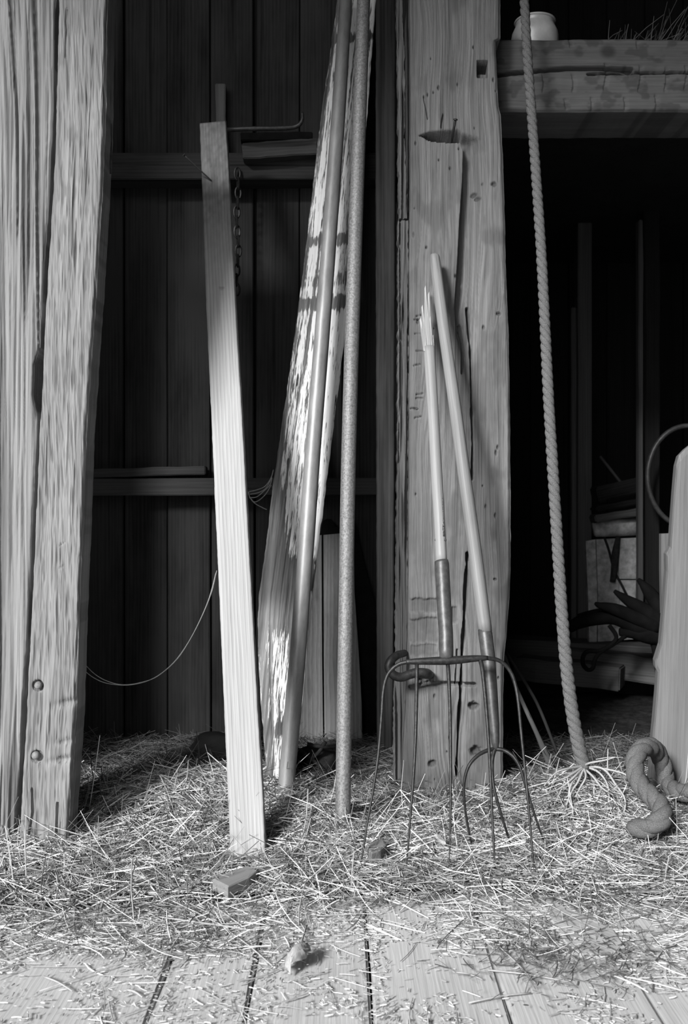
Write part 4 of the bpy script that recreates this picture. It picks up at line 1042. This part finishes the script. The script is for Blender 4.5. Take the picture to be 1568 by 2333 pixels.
# curled dead leaf with its stem
lf = []; nu, nv = 16, 12; c0 = on_floor(677, 2200, .004)
for i in range(nu):
    for j in range(nv):
        u_, v_ = i / (nu - 1), j / (nv - 1) * 2 - 1
        wdt = .024 * math.sin(math.pi * min(1, .08 + u_ * .95)) ** .6 * (1 + .16 * math.sin(u_ * 37 + v_ * 3))
        xx = v_ * wdt; yy = (.5 - u_) * .075; zz = .006 + .020 * (1 - v_ * v_) + .008 * v_ + .010 * math.sin(u_ * 3) + .004 * math.sin(v_ * 9 + u_ * 12)
        lf.append(c0 + Vector((xx * .9 + yy * .25, yy, zz)))
fc = [(i * nv + j, i * nv + j + 1, (i + 1) * nv + j + 1, (i + 1) * nv + j) for i in range(nu - 1) for j in range(nv - 1)]
leaf = mesh_py('dead_leaf', lf, fc, M['leaf'], None, Matrix.Translation(c0), True)
md = leaf.modifiers.new('thickness', 'SOLIDIFY'); md.thickness = .0009
tag(leaf, 'curled dry leaf lying on the bare floor plank', 'leaf')
tube_obj('leaf_stem', [c0 + Vector((.008, .036, .020)), on_floor(690, 2140, .012), on_floor(700, 2108, .008)], [.0016, .0014, .0011], M['bark'], leaf, 6, m=4)
# long single stalks
STALKS = iter(['longest straw stalk, reaching off the straw across the bare planks', 'pale stalk lying in front of the wood offcut, pointing at the leaf', 'pale stalk crossing the one in front of the wood offcut', 'stalk lying beside the plank seam near the leaf',
               'short thin stalk beside the curled dry leaf', 'thick stalk lying on bare plank beside the dark chaff', 'stalk lying across the broken board end', 'short stalk on the smooth bare plank', 'broad stalk on the plank farthest from the tools', 'short bright stalk lying alone near the knot',
               'thick stubby stalk on the bare plank', 'slanting stalk running from the straw to the dark chaff', 'tall stalk standing upright before the weathered plank', 'short stalk poking across the foot of the weathered plank', 'thick stalk laid against the foot of the bolted timber',
               'stalk slanting up beside the outer fork tine', 'stalk hanging down beneath the frayed rope end', 'long stalk falling from the frayed rope towards the coiled rope', 'stalk on the crest between the frayed rope and the coiled rope', 'thin stalk sticking sideways out at the frayed rope end'])
for (x0, y0, x1, y1, z0, z1, w) in ((478, 2133, 90, 2258, .006, .004, .0028), (400, 2010, 560, 2115, .012, .006, .003), (520, 2115, 300, 2012, .01, .016, .003), (620, 2200, 520, 2120, .004, .008, .0026), (740, 2215, 655, 2238, .004, .004, .002), (1110, 2210, 1300, 2238, .004, .004, .003),
                                  (1250, 2040, 1320, 2068, .022, .02, .0026), (1040, 2215, 1100, 2232, .004, .004, .0024), (1068, 2285, 1210, 2262, .004, .004, .003), (100, 2225, 165, 2258, .004, .004, .0032), (290, 2255, 325, 2272, .004, .004, .004), (1130, 2150, 1220, 2240, .006, .004, .0026), (55, 1880, 60, 2012, .14, .05, .003),
                                  (24, 1895, 75, 1876, .09, .10, .0028), (60, 1930, 180, 1902, .06, .075, .0035), (1190, 1800, 1233, 1712, .10, .17, .0034), (1365, 1775, 1410, 1860, .12, .06, .0026), (1400, 1780, 1480, 1890, .12, .05, .0026), (1358, 1730, 1420, 1726, .2, .21, .0024), (1320, 1762, 1270, 1765, .16, .15, .0022)):
    tag(tube_obj('straw_stalk', [on_floor(x0, y0, z0), (on_floor(x0, y0, z0) + on_floor(x1, y1, z1)) / 2 + Vector((0, 0, .003)), on_floor(x1, y1, z1)], [w / 2, w / 2, w / 2.6], M['leaf'], None, 6, m=3),
        next(STALKS),
        'straw stalk', 'single long straw stalks')
